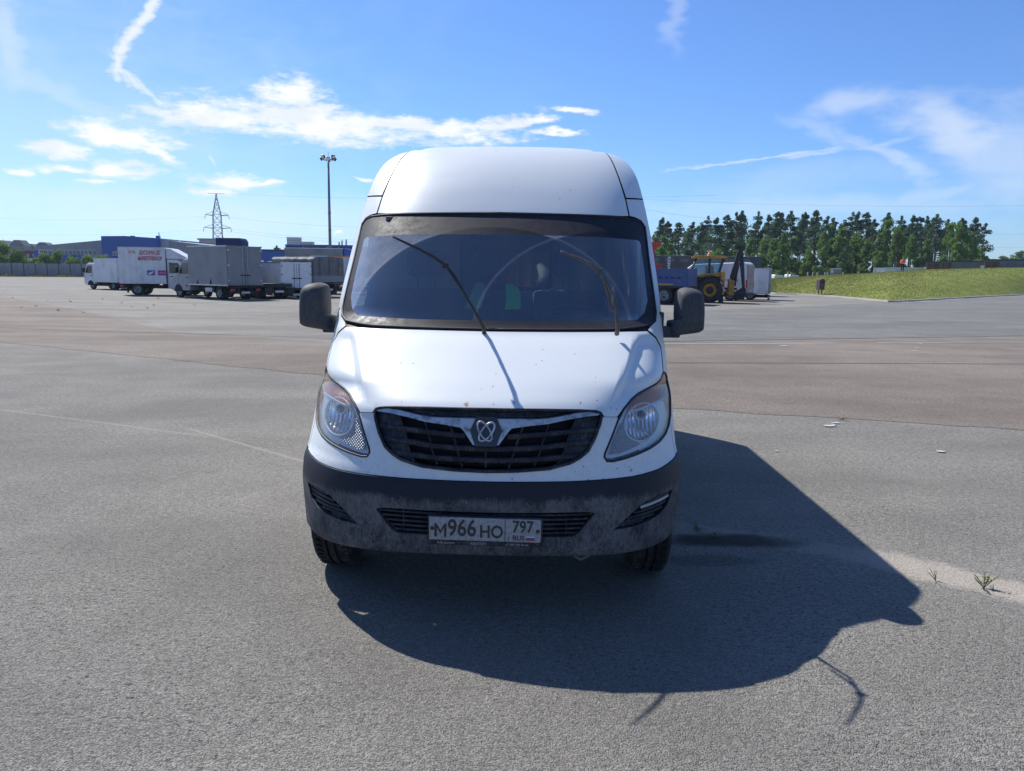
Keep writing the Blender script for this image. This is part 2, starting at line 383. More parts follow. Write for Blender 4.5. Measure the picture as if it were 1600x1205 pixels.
def mark(name, pts, w, z, label, kind='structure', m=None):
    """thin painted band along a line on the ground"""
    b = MB()
    for (x0, y0), (x1, y1) in zip(pts[:-1], pts[1:]):
        d = Vector((x1 - x0, y1 - y0)).normalized(); n = Vector((-d.y, d.x)) * w / 2
        b.add([(x0 - n.x, y0 - n.y, z), (x1 - n.x, y1 - n.y, z), (x1 + n.x, y1 + n.y, z), (x0 + n.x, y0 + n.y, z)], [(0, 1, 2, 3)])
    return tag(b.build(name, m or M_line), label, kind=kind)
mark('painted_line', [(3.3, 18.55), (8.2, 19.45)], .07, .013, 'thin worn white line on the brown asphalt beside the van'); mark('painted_line', [(9.3, 19.7), (16, 21.1)], .06, .013, 'thin worn white line continuing to the edge of the photo')
for (px, py, s) in ((1305, 662, .04), (1301, 665, .03), (1296, 667, .05), (1224, 541, .08), (1428, 549, .07), (1433, 544, .05), (1438, 538, .06), (1213, 706, .02), (1470, 707, .035)):
    g = gnd(px, py); n = 9; pts = [(g.x + s * random.uniform(.6, 1.3) * math.cos(2 * math.pi * k / n) * 1.2, g.y + s * random.uniform(.5, 1.2) * math.sin(2 * math.pi * k / n)) for k in range(n)]
    b = MB(); b.add([(x, y, .014) for x, y in pts], [tuple(range(n))]); tag(b.build('paint_splash', M_line), 'small splash of white paint on the asphalt', kind='structure')
M_tar = principled('dark_tar', (.085, .08, .074), .9)
mark('paving_joint', ragged([(2.2, 14.6), (6, 14.9), (14, 15.6), (30, 17)], .03, .8), .05, .013, 'dark joint line across the brown asphalt', m=M_tar)
for pts in ([(-30, 24), (-12, 20.5), (-4, 19)], [(-45, 35), (-20, 31), (-8, 29.5)], [(-60, 55), (-30, 45), (-14, 40)]):
    mark('paving_joint', ragged(pts, .05, 1.2), .05, .013, 'dark joint line in the asphalt of the yard', m=M_tar)

# ================================================================== the delivery van
def cub(tab):
    xs = [t[0] for t in tab]; ys = [t[1] for t in tab]; n = len(xs)
    d = [(ys[i + 1] - ys[i]) / (xs[i + 1] - xs[i]) for i in range(n - 1)]
    m = [d[0]] + [0 if d[i - 1] * d[i] <= 0 else 2 * d[i - 1] * d[i] / (d[i - 1] + d[i]) for i in range(1, n - 1)] + [d[-1]]
    def f(x):
        x = min(max(x, xs[0]), xs[-1]); i = 0
        while i < n - 2 and x > xs[i + 1]: i += 1
        h = xs[i + 1] - xs[i]; t = (x - xs[i]) / h
        return (2 * t ** 3 - 3 * t ** 2 + 1) * ys[i] + (t ** 3 - 2 * t * t + t) * h * m[i] + (-2 * t ** 3 + 3 * t * t) * ys[i + 1] + (t ** 3 - t * t) * h * m[i + 1]
    return f
# the van's own frame: x across, y backwards from the front bumper, z up
vP = cub([(.26, .10), (.30, .045), (.36, .01), (.45, 0), (.6, 0), (.70, .015), (.76, .035), (.85, .06), (.95, .09), (1.01, .115), (1.045, .15), (1.10, .24), (1.2, .43), (1.3, .63), (1.36, .75), (1.42, .81), (2.02, 1.40), (2.1, 1.475), (2.25, 1.63), (2.4, 1.83), (2.5, 2.02), (2.56, 2.2), (2.59, 2.4), (2.6, 2.6)])
vW = cub([(.26, .955), (.30, .965), (.45, .98), (.6, .992), (.72, .99), (.76, .978), (.9, .98), (1.05, .985), (1.5, .985), (1.7, .978), (1.9, .968), (2.05, .953), (2.2, .935), (2.35, .91), (2.45, .87), (2.53, .80), (2.575, .71), (2.592, .5), (2.6, .3)])
vR = cub([(.26, .42), (.45, .45), (.7, .47), (.9, .58), (1.05, .66), (1.2, .50), (1.3, .43), (1.45, .40), (1.6, .38), (2.02, .35), (2.35, .33), (2.5, .3), (2.6, .25)])
def sstep(a, b, x):
    t = min(max((x - a) / (b - a), 0), 1); return t * t * (3 - 2 * t)
def vY(x, z):
    q = min(abs(x) / vW(z), 1.); h = sstep(1.03, 1.16, z) * (1 - sstep(1.34, 1.44, z))
    y = vP(z) + vR(z) * ((.4 - .16 * h) * q * q + (.6 + .16 * h) * q ** (6 + 4 * h))
    if 1.0 < z < 1.36:                                # raised middle of the bonnet with a shoulder on each side
        xc = .575 + (z - 1.02) * .62
        y += .06 * sstep(xc, xc + .06, abs(x)) * sstep(1.02, 1.10, z) * (1 - sstep(1.28, 1.355, z))
    return y
def fr(off): return lambda x, z: (x, vY(x, z) + off, z)
def mirx(pts): return [(-x, z) for x, z in pts][::-1]
def both(half):                                       # half runs from the centre outwards and back to the centre
    return half + mirx(half)
VAN = thing('delivery_van', 'dirty white high-roof panel van with lifted wipers facing the camera', 'van', (-.122, 3.5, 0), -R_(1.65))

def paint_fn(dirt, rust):
    def fn(t, p, co):
        base = (.665, .69, .685)
        n = t.noise(co, 2.2, 6); sx = t.n('ShaderNodeSeparateXYZ', i_0=co)
        c = t.mix(t.m('MULTIPLY', t.mr(n, .35, .7), .10), base, (.52, .53, .525))
        v = t.vor(co, 30); hue = t.n('ShaderNodeSeparateColor', i_0=v.outputs['Color'])
        patch = t.mr(t.noise(co, 5, 4), .45 - dirt * .3, .62 - dirt * .2)
        s = t.m('MULTIPLY', t.mr(v.outputs[0], .17, .09), t.m('GREATER_THAN', hue.outputs[0], t.m('SUBTRACT', 1., t.m('MULTIPLY', patch, .16 + dirt * .9))))
        c = t.mix(t.m('MULTIPLY', s, .85), c, t.mix(hue.outputs[1], (.05, .045, .045), (.16, .13, .10)))
        v2 = t.vor(co, 75); h2 = t.n('ShaderNodeSeparateColor', i_0=v2.outputs['Color'])
        s2 = t.m('MULTIPLY', t.mr(v2.outputs[0], .22, .08), t.m('GREATER_THAN', h2.outputs[0], t.m('SUBTRACT', 1., t.m('MULTIPLY', patch, .03 + dirt))))
        c = t.mix(t.m('MULTIPLY', s2, .55), c, (.12, .11, .10))
        if dirt:                                      # grey road film
            st = t.noise(t.vm('MULTIPLY', co, (9, 9, 6)), 4, 7, .75)
            c = t.mix(t.m('MULTIPLY', t.mr(st, .40, .80), .06 + dirt * .5), c, (.22, .21, .20))
        for (x, z, r) in rust:
            d = t.vm('DISTANCE', t.n('ShaderNodeCombineXYZ', i_0=sx.outputs[0], i_1=sx.outputs[2]).outputs[0], (x, z, 0))
            d = t.m('ADD', d, t.m('MULTIPLY', t.m('SUBTRACT', t.noise(co, 90, 3), .5), r * 2.2))
            c = t.mix(t.m('MULTIPLY', t.mr(d, r, r * .3), .8), c, (.36, .15, .03))
        t.set(p.inputs['Base Color'], c)
        t.set(p.inputs['Roughness'], t.mr(n, .3, .7, .30 + dirt * .3, .42 + dirt * .4, False)); p.inputs['Coat Weight'].default_value = .15 if not dirt else .03; p.inputs['Coat Roughness'].default_value = .06
        bump(t, p, t.noise(co, 1.7, 2), .05, .05)
    return fn
M_paint = mat('white_paint', paint_fn(0., [(-.10, 1.048, .014), (.03, 1.052, .006), (.45, 1.055, .007), (.13, 1.06, .006), (.02, 1.12, .005), (.03, 1.17, .005), (-.42, 1.05, .006)]))
M_paintd = mat('dirty_white_paint', paint_fn(.34, [(.70, .74, .009), (.69, .755, .004)]))
def plastic_fn(dust, dcol=(.17, .16, .15), edge=None, base=(.013, .016, .026)):
    def fn(t, p, co):
        sx = t.n('ShaderNodeSeparateXYZ', i_0=co)
        n = t.noise(t.vm('MULTIPLY', co, (1, 1, .7)), 7, 9, .74); f = t.noise(t.vm('MULTIPLY', co, (1, 1, .45)), 70, 5, .75); big = t.noise(co, 2.6, 4)
        g2 = t.noise(co, 190, 3, .7); v = t.m('ADD', t.m('MULTIPLY', n, .42), t.m('ADD', t.m('MULTIPLY', f, .30), t.m('MULTIPLY', g2, .28)))
        lo, hi = .62 - dust * .34, .80 - dust * .30
        if edge:                                       # rain has washed the upper strip clean
            lo = t.m('ADD', lo, t.mr(t.m('ADD', sx.outputs[2], t.m('MULTIPLY', t.m('SUBTRACT', big, .5), .10)), edge[0], edge[1], 0, .34)); hi = t.m('ADD', lo, .2)
        k = t.mr(v, lo, hi)
        t.set(p.inputs['Base Color'], t.mix(t.m('MULTIPLY', k, .92), base, t.mix(big, dcol, tuple(c * .6 for c in dcol))))
        t.set(p.inputs['Roughness'], t.mr(k, 0, 1, .5, .9, False)); p.inputs['Specular IOR Level'].default_value = .25; bump(t, p, f, .25, .002)
    return fn
M_bump = mat('dusty_bumper_plastic', plastic_fn(.66, (.20, .20, .20), (.59, .70)))
M_plast = mat('dusty_black_plastic', plastic_fn(.50, (.15, .148, .145)))
M_mirror = mat('weathered_grey_plastic', plastic_fn(.72, (.12, .125, .13), None, (.04, .042, .046)))
M_black = principled('black_rubber', (.012, .012, .013), .6)
M_dark = principled('dark_underside', (.010, .010, .011), .8)
M_chrome = principled('chrome', (.75, .76, .78), .14, 1.)
M_satin = worn('pitted_silver', (.50, .51, .53), (.10, .10, .10), .35, 22, .9, .55)

def glass_fn(tint, dusty, refl=1.7):
    def fn(t, p, co):
        fr_ = t.n('ShaderNodeFresnel', i_IOR=1.5).outputs[0]
        tr = t.n('ShaderNodeBsdfTransparent', i_Color=tint); gl = t.n('ShaderNodeBsdfGlossy', i_Color=(1, 1, 1), i_Roughness=.01)
        sh = t.n('ShaderNodeMixShader', i_0=t.m('MULTIPLY', fr_, refl, clamp=True), i_1=tr.outputs[0], i_2=gl.outputs[0]).outputs[0]
        if dusty:
            sx = t.n('ShaderNodeSeparateXYZ', i_0=co); s = t.m('MULTIPLY', t.m('SUBTRACT', sx.outputs[2], 1.36), 1.37)
            q = t.n('ShaderNodeCombineXYZ', i_0=sx.outputs[0], i_1=s).outputs[0]
            d1 = t.vm('DISTANCE', q, (-.05, .0, 0)); d2 = t.vm('DISTANCE', q, (.68, .0, 0))
            inside = t.m('MAXIMUM', t.mr(d1, .82, .80), t.mr(d2, .80, .78))
            arcs = t.m('MAXIMUM', t.m('MULTIPLY', t.mr(t.noise(t.n('ShaderNodeCombineXYZ', i_0=t.m('MULTIPLY', d1, 60)).outputs[0], 1, 2), .60, .72), t.mr(t.noise(q, 3, 3), .45, .65)), 0.)
            rim = t.m('MAXIMUM', t.m('MULTIPLY', t.mr(d1, .800, .815), t.mr(d1, .832, .82)), t.m('MULTIPLY', t.mr(d2, .785, .798), t.mr(d2, .812, .802)))
            nz = t.noise(co, 7, 6, .65); gr = t.noise(co, 220, 2)
            out = t.m('MULTIPLY', t.mr(nz, .25, .8, .20, .40), t.mr(gr, .3, .7, .7, 1.2))
            dd = t.mix(inside, t.n('ShaderNodeCombineColor', i_0=out, i_1=out, i_2=out).outputs[0], (.015, .015, .015))
            dd = t.m('ADD', dd, t.m('ADD', t.m('MULTIPLY', t.m('MULTIPLY', arcs, inside), .10), t.m('MULTIPLY', rim, .09)), clamp=True)
            df = t.n('ShaderNodeBsdfDiffuse', i_Color=(.55, .56, .58)).outputs[0]
            sh = t.n('ShaderNodeMixShader', i_0=dd, i_1=sh, i_2=df).outputs[0]
        return sh
    return fn
M_wind = mat('dusty_windshield_glass', glass_fn((.74, .86, .88), True, 3.3))
def lens_fn(t, p, co):
    a = glass_fn((.95, .96, .97), False, .8)(t, p, co); n = t.noise(co, 30, 5, .7)
    return t.n('ShaderNodeMixShader', i_0=t.mr(n, .3, .8, .06, .15), i_1=a, i_2=t.n('ShaderNodeBsdfDiffuse', i_Color=(.72, .73, .74)).outputs[0]).outputs[0]
M_lens = mat('hazed_lens', lens_fn)
M_sideglass = mat('side_window_glass', glass_fn((.50, .60, .60), False))
def frit_fn(t, p, co):
    sx = t.n('ShaderNodeSeparateXYZ', i_0=co); n = t.noise(co, 20, 6, .7); g = t.noise(co, 260, 2)
    s = t.m('MULTIPLY', t.m('SUBTRACT', sx.outputs[2], 1.36), 1.37); q = t.n('ShaderNodeCombineXYZ', i_0=sx.outputs[0], i_1=s).outputs[0]
    inside = t.m('MAXIMUM', t.mr(t.vm('DISTANCE', q, (-.05, 0, 0)), .82, .80), t.mr(t.vm('DISTANCE', q, (.68, 0, 0)), .80, .78))
    inside = t.m('MULTIPLY', inside, t.m('GREATER_THAN', sx.outputs[2], 1.6))
    k = t.m('MULTIPLY', t.m('MULTIPLY', t.mr(t.m('ADD', n, t.m('MULTIPLY', t.m('SUBTRACT', g, .5), .5)), .0, 1.0), .55), t.m('SUBTRACT', 1., t.m('MULTIPLY', inside, .75)))
    t.set(p.inputs['Base Color'], t.mix(k, (.008, .008, .012), (.040, .046, .064))); t.set(p.inputs['Roughness'], t.mr(k, 0, .4, .35, .7, False)); p.inputs['Specular IOR Level'].default_value = .3
M_frit = mat('dusty_glass_border', frit_fn)

SK_ = lambda off, d=.014: (lambda x, z: (x, vY(x, z) + off + d, z))
HL = [(.564, .808), (.568, .827), (.598, .890), (.634, .969), (.668, 1.018), (.712, 1.050), (.755, 1.070), (.811, 1.086), (.866, 1.097), (.904, 1.112), (.920, 1.134), (.932, 1.143), (.950, 1.136), (.974, 1.107), (.973, 1.043), (.969, .996), (.956, .927), (.936, .886), (.911, .859), (.867, .837), (.808, .820), (.736, .806), (.668, .794), (.604, .786), (.576, .789)]
GRh = [(0, 1.031), (.28, 1.029), (.45, 1.024), (.525, 1.018), (.546, 1.010), (.552, .995), (.544, .962), (.521, .904), (.485, .842), (.445, .812), (.401, .790), (.30, .766), (.150, .7555), (0, .752)]
GR = both(GRh)[:-1]
FOG = [(.935, .597), (.845, .600), (.77, .583), (.70, .535), (.63, .482), (.61, .465), (.70, .468), (.80, .480), (.86, .497), (.905, .530)]
LG = both([(0, .567), (.40, .567), (.49, .565), (.522, .556), (.487, .513), (.444, .462), (.415, .447), (0, .447)])
BW = [(0, .709), (.39, .710), (.55, .712), (.71, .714), (.853, .722), (.939, .735), (.985, .752)]
# bumper, lower black half
half = [(0, .355), (.17, .355), (.42, .347), (.57, .343), (.69, .338), (.82, .332), (.90, .333), (vW(.35) - .001, .350)]
half += [(vW(z) - .001, z) for z in (.42, .5, .6, .7, .75)] + [(x, z - .003) for x, z in BW[::-1]]
lift('bumper', both(half), fr(-.012), M_bump, VAN, [LG, FOG, mirx(FOG)], .028, SK_(-.012, .04))
# bumper, upper white half round the grille
half = [(0, .709)] + BW[1:-1] + [(.966, .742), (.952, .905), (.938, .883)] + HL[18:] + HL[:4] + [(.632, .984), (.560, .990)] + GRh[5:]
FASCIA = both(half)
lift('bumper_fascia', FASCIA, fr(0), M_paintd, VAN, [], .028, SK_(0))
# wings with the windscreen pillars
def fender(sg):
    p = [(.954, .905), (.968, .745), (.984, .757)] + [(vW(z) - .0012, z) for z in (.80, .9, 1.0, 1.1, 1.2, 1.3, 1.4, 1.5, 1.6, 1.7, 1.8, 1.9, 2.0, 2.1, 2.172)]
    p += [(.806, 2.160), (.821, 2.047), (.865, 2.040), (.907, 2.022), (.935, 1.982), (.938, 1.755), (.948, 1.557), (.953, 1.450), (.938, 1.402), (.885, 1.377), (.868, 1.362), (.917, 1.322), (.949, 1.268), (.936, 1.150)]
    p += HL[11:18]
    q = p if sg > 0 else mirx(p)
    return lift('front_wing', q, fr(0), M_paint, VAN, [], .026, SK_(0))
fender(1); fender(-1)
# bonnet
half = [(0, 1.034), (.28, 1.031), (.50, 1.024), (.552, 1.014), (.566, .993), (.630, .988), (.664, 1.024), (.709, 1.056), (.755, 1.077), (.811, 1.093), (.866, 1.104), (.905, 1.119), (.927, 1.15), (.940, 1.267), (.909, 1.316), (.860, 1.355), (.75, 1.358), (.55, 1.357), (.25, 1.355), (0, 1.354)]
BON = both(half)
bon = lift('bonnet', BON, fr(-.004), M_paint, VAN, [], .022, SK_(-.004, .03))
# windscreen: black border, clear pane, scuttle
WSO = both([(0, 2.040), (.41, 2.038), (.75, 2.032), (.86, 2.026), (.90, 2.010), (.925, 1.976), (.929, 1.755), (.939, 1.557), (.944, 1.45), (.929, 1.410), (.88, 1.387), (.69, 1.372), (.40, 1.368), (0, 1.366)])
WSI = both([(0, 1.905), (.60, 1.900), (.86, 1.888), (.878, 1.875), (.888, 1.70), (.890, 1.52), (.864, 1.455), (.81, 1.418), (.45, 1.411), (0, 1.411)])
ws = lift('windshield', WSI, fr(.004), M_wind, VAN, [], .04)
lift('border', WSO, fr(.004), M_frit, ws, [WSI], .022)
cow = both([(0, 1.374), (.69, 1.380), (.88, 1.395), (.935, 1.42), (.95, 1.41), (.90, 1.372), (.862, 1.346), (0, 1.344)])
lift('scuttle', cow, fr(.034), M_plast, VAN, [], .03)
b = MB(); pl = [Vector(fr(.002)(x, z)) for x, z in resample(WSO, .05)]; b.tube(pl + [pl[0]], .006, 6, False); b.build('seal', M_black, ws)
# high roof: middle cap and two corner pieces
SE = [(.821, 2.047), (.808, 2.15), (.776, 2.30), (.742, 2.45), (.722, 2.54)]
half = [(0, 2.049), (.75, 2.042), (.810, 2.046), (.797, 2.15), (.766, 2.30), (.733, 2.45), (.712, 2.545), (.66, 2.578), (.48, 2.590), (.28, 2.5985), (0, 2.5995)]
lift('roof_cap', both(half), fr(0), M_paint, VAN, [], .03, SK_(0, .02))
for sg in (1, -1):
    p = [(.818, 2.178 - .012), (.835, 2.181)] + [(vW(z) - .0012, z) for z in (2.182, 2.25, 2.3, 2.35, 2.4, 2.45, 2.49, 2.53, 2.555)] + [(.716, 2.560), (.722, 2.54), (.744, 2.45), (.778, 2.30), (.806, 2.18)]
    p = [(.806, 2.172)] + p[2:-1]
    lift('roof_corner', p if sg > 0 else mirx(p), fr(0), M_paint, VAN, [], .026, SK_(0))
# dark metal seen in the gaps
p = [(vW(z) - .02, z) for z in (.74, .8, .9, 1.0, 1.1, 1.2, 1.3, 1.4, 1.6, 1.8, 2.0, 2.1, 2.2, 2.3, 2.4, 2.48, 2.53)] + [(.68, 2.56), (.4, 2.58), (0, 2.585)]
p = [(0, .73)] + p; gh = [(x * .99, .90 + (z - .90) * .97) for x, z in GR]
hh = [((x - .77) * .95 + .77, (z - .95) * .95 + .95) for x, z in HL]
wsh = [(x * 1.004, 1.70 + (z - 1.70) * 1.006) for x, z in WSO]
lift('inner_frame', both(p), lambda x, z: (x * .985, vY(x, z) + .024 + .03 * sstep(2.2, 2.5, z), z - .03 * sstep(2.2, 2.5, z)), M_dark, VAN, [gh, hh, mirx(hh), wsh], .05)
# body sides and roof behind the front: a cross-section swept backwards
SEC = [(vW(z), z) for z in (.36, .42, .5, .6, .7, .76, .9, 1.05, 1.2, 1.35, 1.5, 1.6, 1.7, 1.8, 1.9, 2.0, 2.05, 2.1, 2.2, 2.3, 2.35, 2.4, 2.45, 2.49, 2.53, 2.555, 2.575, 2.585, 2.592, 2.597, 2.6)] + [(.2, 2.602), (.1, 2.604), (0, 2.605)]
SL = [0]
for i in range(1, len(SEC)): SL.append(SL[-1] + math.hypot(SEC[i][0] - SEC[i - 1][0], SEC[i][1] - SEC[i - 1][1]))
def sec(s):
    i = 0
    while i < len(SL) - 2 and s > SL[i + 1]: i += 1
    t = (s - SL[i]) / (SL[i + 1] - SL[i]); return SEC[i][0] + (SEC[i + 1][0] - SEC[i][0]) * t, SEC[i][1] + (SEC[i + 1][1] - SEC[i][1]) * t
def s_of(z):
    for i in range(len(SEC) - 1):
        if SEC[i][1] <= z <= SEC[i + 1][1]: return SL[i] + (SL[i + 1] - SL[i]) * (z - SEC[i][1]) / (SEC[i + 1][1] - SEC[i][1])
    return SL[-1]
LEN = 5.66; AX = (.82, 4.05); WR = .345
def arch(yc):
    return [(yc + .43 * math.cos(a), s_of(max(.36, .345 + .43 * math.sin(a)))) for a in [math.pi - k * math.pi / 12 for k in range(13)]]
front = [(vY(sec(s)[0], min(sec(s)[1], 2.6)), s) for s in np.linspace(0, SL[-1], 46)]
a1 = [p for p in arch(AX[0]) if p[0] > front[0][0] + .01]; a2 = arch(AX[1])
poly = front[::-1] + a1 + a2 + [(LEN - .05, 0)] + [(LEN - .05 * (1 - (s / SL[-1])), s) for s in np.linspace(.05, SL[-1], 12)]
poly = [front[-1]] + front[-2::-1] + [p for p in a1 if p[1] > 1e-6 or p[0] > AX[0]] + a2 + poly[len(front) + len(a1) + len(a2):]
DWIN = [(1.42, s_of(1.45)), (1.95, s_of(1.45)), (2.05, s_of(1.52)), (2.05, s_of(1.93)), (1.98, s_of(1.98)), (1.83, s_of(1.98)), (1.45, s_of(1.60))]
for sg in (1, -1):
    f = lambda y, s: (sg * sec(s)[0], y, sec(s)[1])
    o = lift('body_side', poly, f, M_paint, VAN, [DWIN], .07)
    if sg < 0: o.data.flip_normals()
    o = lift('side_window', DWIN, lambda y, s: (sg * (sec(s)[0] - .006), y, sec(s)[1]), M_sideglass, VAN, [], .08)
    # sliding-door and cab-door gaps, rubbing strip, sill
    for y0, zt in ((1.18, 1.30), (2.18, 2.05), (3.35, 2.05)):
        b = MB(); b.tube([(sg * (sec(s)[0] + .0005), y0, sec(s)[1]) for s in np.linspace(.2, s_of(zt), 14)], .004, 5); b.build('door_gap', M_black, VAN)
    b = MB(); b.rbox((sg * .975, 1.5, .60), (sg * 1.005, 3.55, .74), .008); b.build('rubbing_strip', M_plast, VAN)
# rear doors
b = MB(); n = 24; pts = [sec(s) for s in np.linspace(0, SL[-1], n)]
vv = [(x, LEN - .002, z) for x, z in pts] + [(-x, LEN - .002, z) for x, z in pts[::-1]]
b.add(vv, [tuple(range(len(vv)))]); b.build('rear_door', M_paint, VAN)
b = MB(); b.box((-.95, .55, .34), (.95, LEN - .05, .42)); b.box((-.45, .25, .30), (.45, 1.6, .40)); b.tube([(-.8, AX[0], .33), (.8, AX[0], .33)], .05); b.tube([(-.8, AX[1], .33), (.8, AX[1], .33)], .07); b.build('underbody', M_dark, VAN)
for sg in (1, -1):                                     # inner wheel housings close the arches
    for yc in AX:
        b = MB(); b.lathe([(.40, -.14), (.40, .10), (.05, .10)], 20, Matrix.Translation((sg * .80, yc, .345)) @ Matrix.Rotation(-sg * math.pi / 2, 4, 'Y'))
        b.v = [(x, y, max(z, .30)) for x, y, z in b.v]; b.build('wheel_housing', M_dark, VAN)
# wheels
def tyre_fn(t, p, co):
    n = t.noise(co, 14, 5); t.set(p.inputs['Base Color'], t.mix(t.mr(n, .4, .75), (.014, .014, .015), (.075, .07, .065))); p.inputs['Roughness'].default_value = .85
M_tyre = mat('tyre_rubber', tyre_fn); M_rim = worn('grey_steel_rim', (.28, .29, .30), (.09, .085, .08), .45, 8, .8, .6)
def wheel(parent, loc, r=.345, w=.215, rim=None, side=1, name='wheel', tread=True, axis='x', rr=.58):
    """tyre with tread grooves and shoulder blocks, dished steel rim; the axle runs along X (or Y)"""
    h = bpy.data.objects.new(name, None); COL.objects.link(h); h.parent = parent; h.location = loc; h.empty_display_size = .1
    h.rotation_euler = (0, 0, 0 if axis == 'x' else math.pi / 2)
    h.scale = (side, 1, 1)
    key = (round(r, 3), round(w, 3), tread, rr)
    if key not in WHEELS:
        RX = Matrix.Rotation(math.pi / 2, 4, 'Y'); hw = w / 2
        if tread:
            pr = [(r * rr, -hw * .80), (r * .70, -hw), (r * .88, -hw * 1.02), (r * .955, -hw * .93)]
            for g in (-.62, -.22, .22, .62):
                pr += [(r * (1 - .03 * g * g), hw * (g - .08) * .93), (r * .955, hw * (g - .06) * .93), (r * .955, hw * (g + .06) * .93), (r * (1 - .03 * g * g), hw * (g + .08) * .93)]
            pr += [(r * .955, hw * .93), (r * .88, hw * 1.02), (r * .70, hw), (r * rr, hw * .80)]
        else: pr = [(r * rr, -hw * .8), (r * .75, -hw), (r * .93, -hw), (r, -hw * .75), (r, hw * .75), (r * .93, hw), (r * .75, hw), (r * rr, hw * .8)]
        t = MB(); t.lathe(pr, 40 if tread else 22, RX, smooth=not tread)
        if tread:
            for k in range(56):                        # slanted sipes and shoulder lugs
                a = 2 * math.pi * k / 56
                for s in (-1, 1):
                    t.box((s * hw * .70 - .022, -.0075, r * .962), (s * hw * .70 + .022, .0075, r * 1.0025 - .006 * .0), Matrix.Rotation(a + s * .03, 4, 'X') @ Matrix.Rotation(s * .5, 4, 'Z'))
        m = MB(); m.lathe([(r * rr, hw * .82), (r * rr * .93, hw * .80), (r * rr * .86, hw * .35), (r * rr * .62, hw * .30), (r * rr * .5, hw * .62), (r * .16, hw * .70), (r * .15, hw * .88), (.001, hw * .9)], 24, RX)
        m.lathe([(r * rr, -hw * .8), (.001, -hw * .5)], 18, RX)
        a = t.build('tyre', M_tyre); c = m.build('rim', rim or M_rim); WHEELS[key] = (a.data, c.data); bpy.data.objects.remove(a); bpy.data.objects.remove(c)
    for nm, me in zip(('tyre', 'rim'), WHEELS[key]):
        o = bpy.data.objects.new(nm, me); COL.objects.link(o); o.parent = h
    return h
WHEELS = {}
for sg in (1, -1):
    for yc in AX: wheel(VAN, (sg * .866, yc, WR), WR, .22, None, sg)
# headlights
M_house = principled('headlight_silver', (.80, .81, .82), .4, .15); 
def refl_fn(t, p, co):
    sx = t.n('ShaderNodeSeparateXYZ', i_0=co); p.inputs['Base Color'].default_value = (.90, .90, .91, 1); p.inputs['Metallic'].default_value = .9; p.inputs['Roughness'].default_value = .16
    bump(t, p, t.m('ABSOLUTE', t.m('SINE', t.m('MULTIPLY', sx.outputs[0], 150))), .5, .006)
M_refl = mat('headlight_reflector', refl_fn)
def amber_fn(t, p, co):
    v = t.vm('MULTIPLY', co, (1, .2, 1)); w = t.noise(v, 120, 2); t.set(p.inputs['Base Color'], t.mix(w, (.85, .33, .07), (.55, .17, .04))); p.inputs['Roughness'].default_value = .3; bump(t, p, t.m('SINE', t.m('MULTIPLY', t.n('ShaderNodeSeparateXYZ', i_0=co).outputs[0], 500)), .4, .003)
M_amber = mat('amber_indicator', amber_fn)
def grid_fn(t, p, co):
    sx = t.n('ShaderNodeSeparateXYZ', i_0=co); h = t.m('MULTIPLY', t.m('SINE', t.m('MULTIPLY', sx.outputs[0], 420)), t.m('SINE', t.m('MULTIPLY', sx.outputs[2], 420)))
    p.inputs['Base Color'].default_value = (.52, .54, .58, 1); p.inputs['Metallic'].default_value = .2; p.inputs['Roughness'].default_value = .28; bump(t, p, h, .8, .006)
M_grid = mat('prismatic_marker', grid_fn)
SIG = [(.691, 1.004), (.743, 1.008), (.804, 1.016), (.861, 1.022), (.912, 1.025), (.932, .996), (.937, .950), (.955, .996), (.962, 1.045), (.960, 1.10), (.939, 1.127), (.922, 1.128), (.911, 1.107), (.888, 1.094), (.858, 1.084), (.805, 1.074), (.755, 1.058), (.713, 1.036)]
MARK = [(.658, .957), (.624, .896), (.591, .814), (.642, .814), (.700, .827), (.758, .843), (.71, .867), (.679, .906)]
def scalep(p, k, c=None):
    cx, cz = c or (sum(x for x, _ in p) / len(p), sum(z for _, z in p) / len(p)); return [((x - cx) * k + cx, (z - cz) * k + cz) for x, z in p]
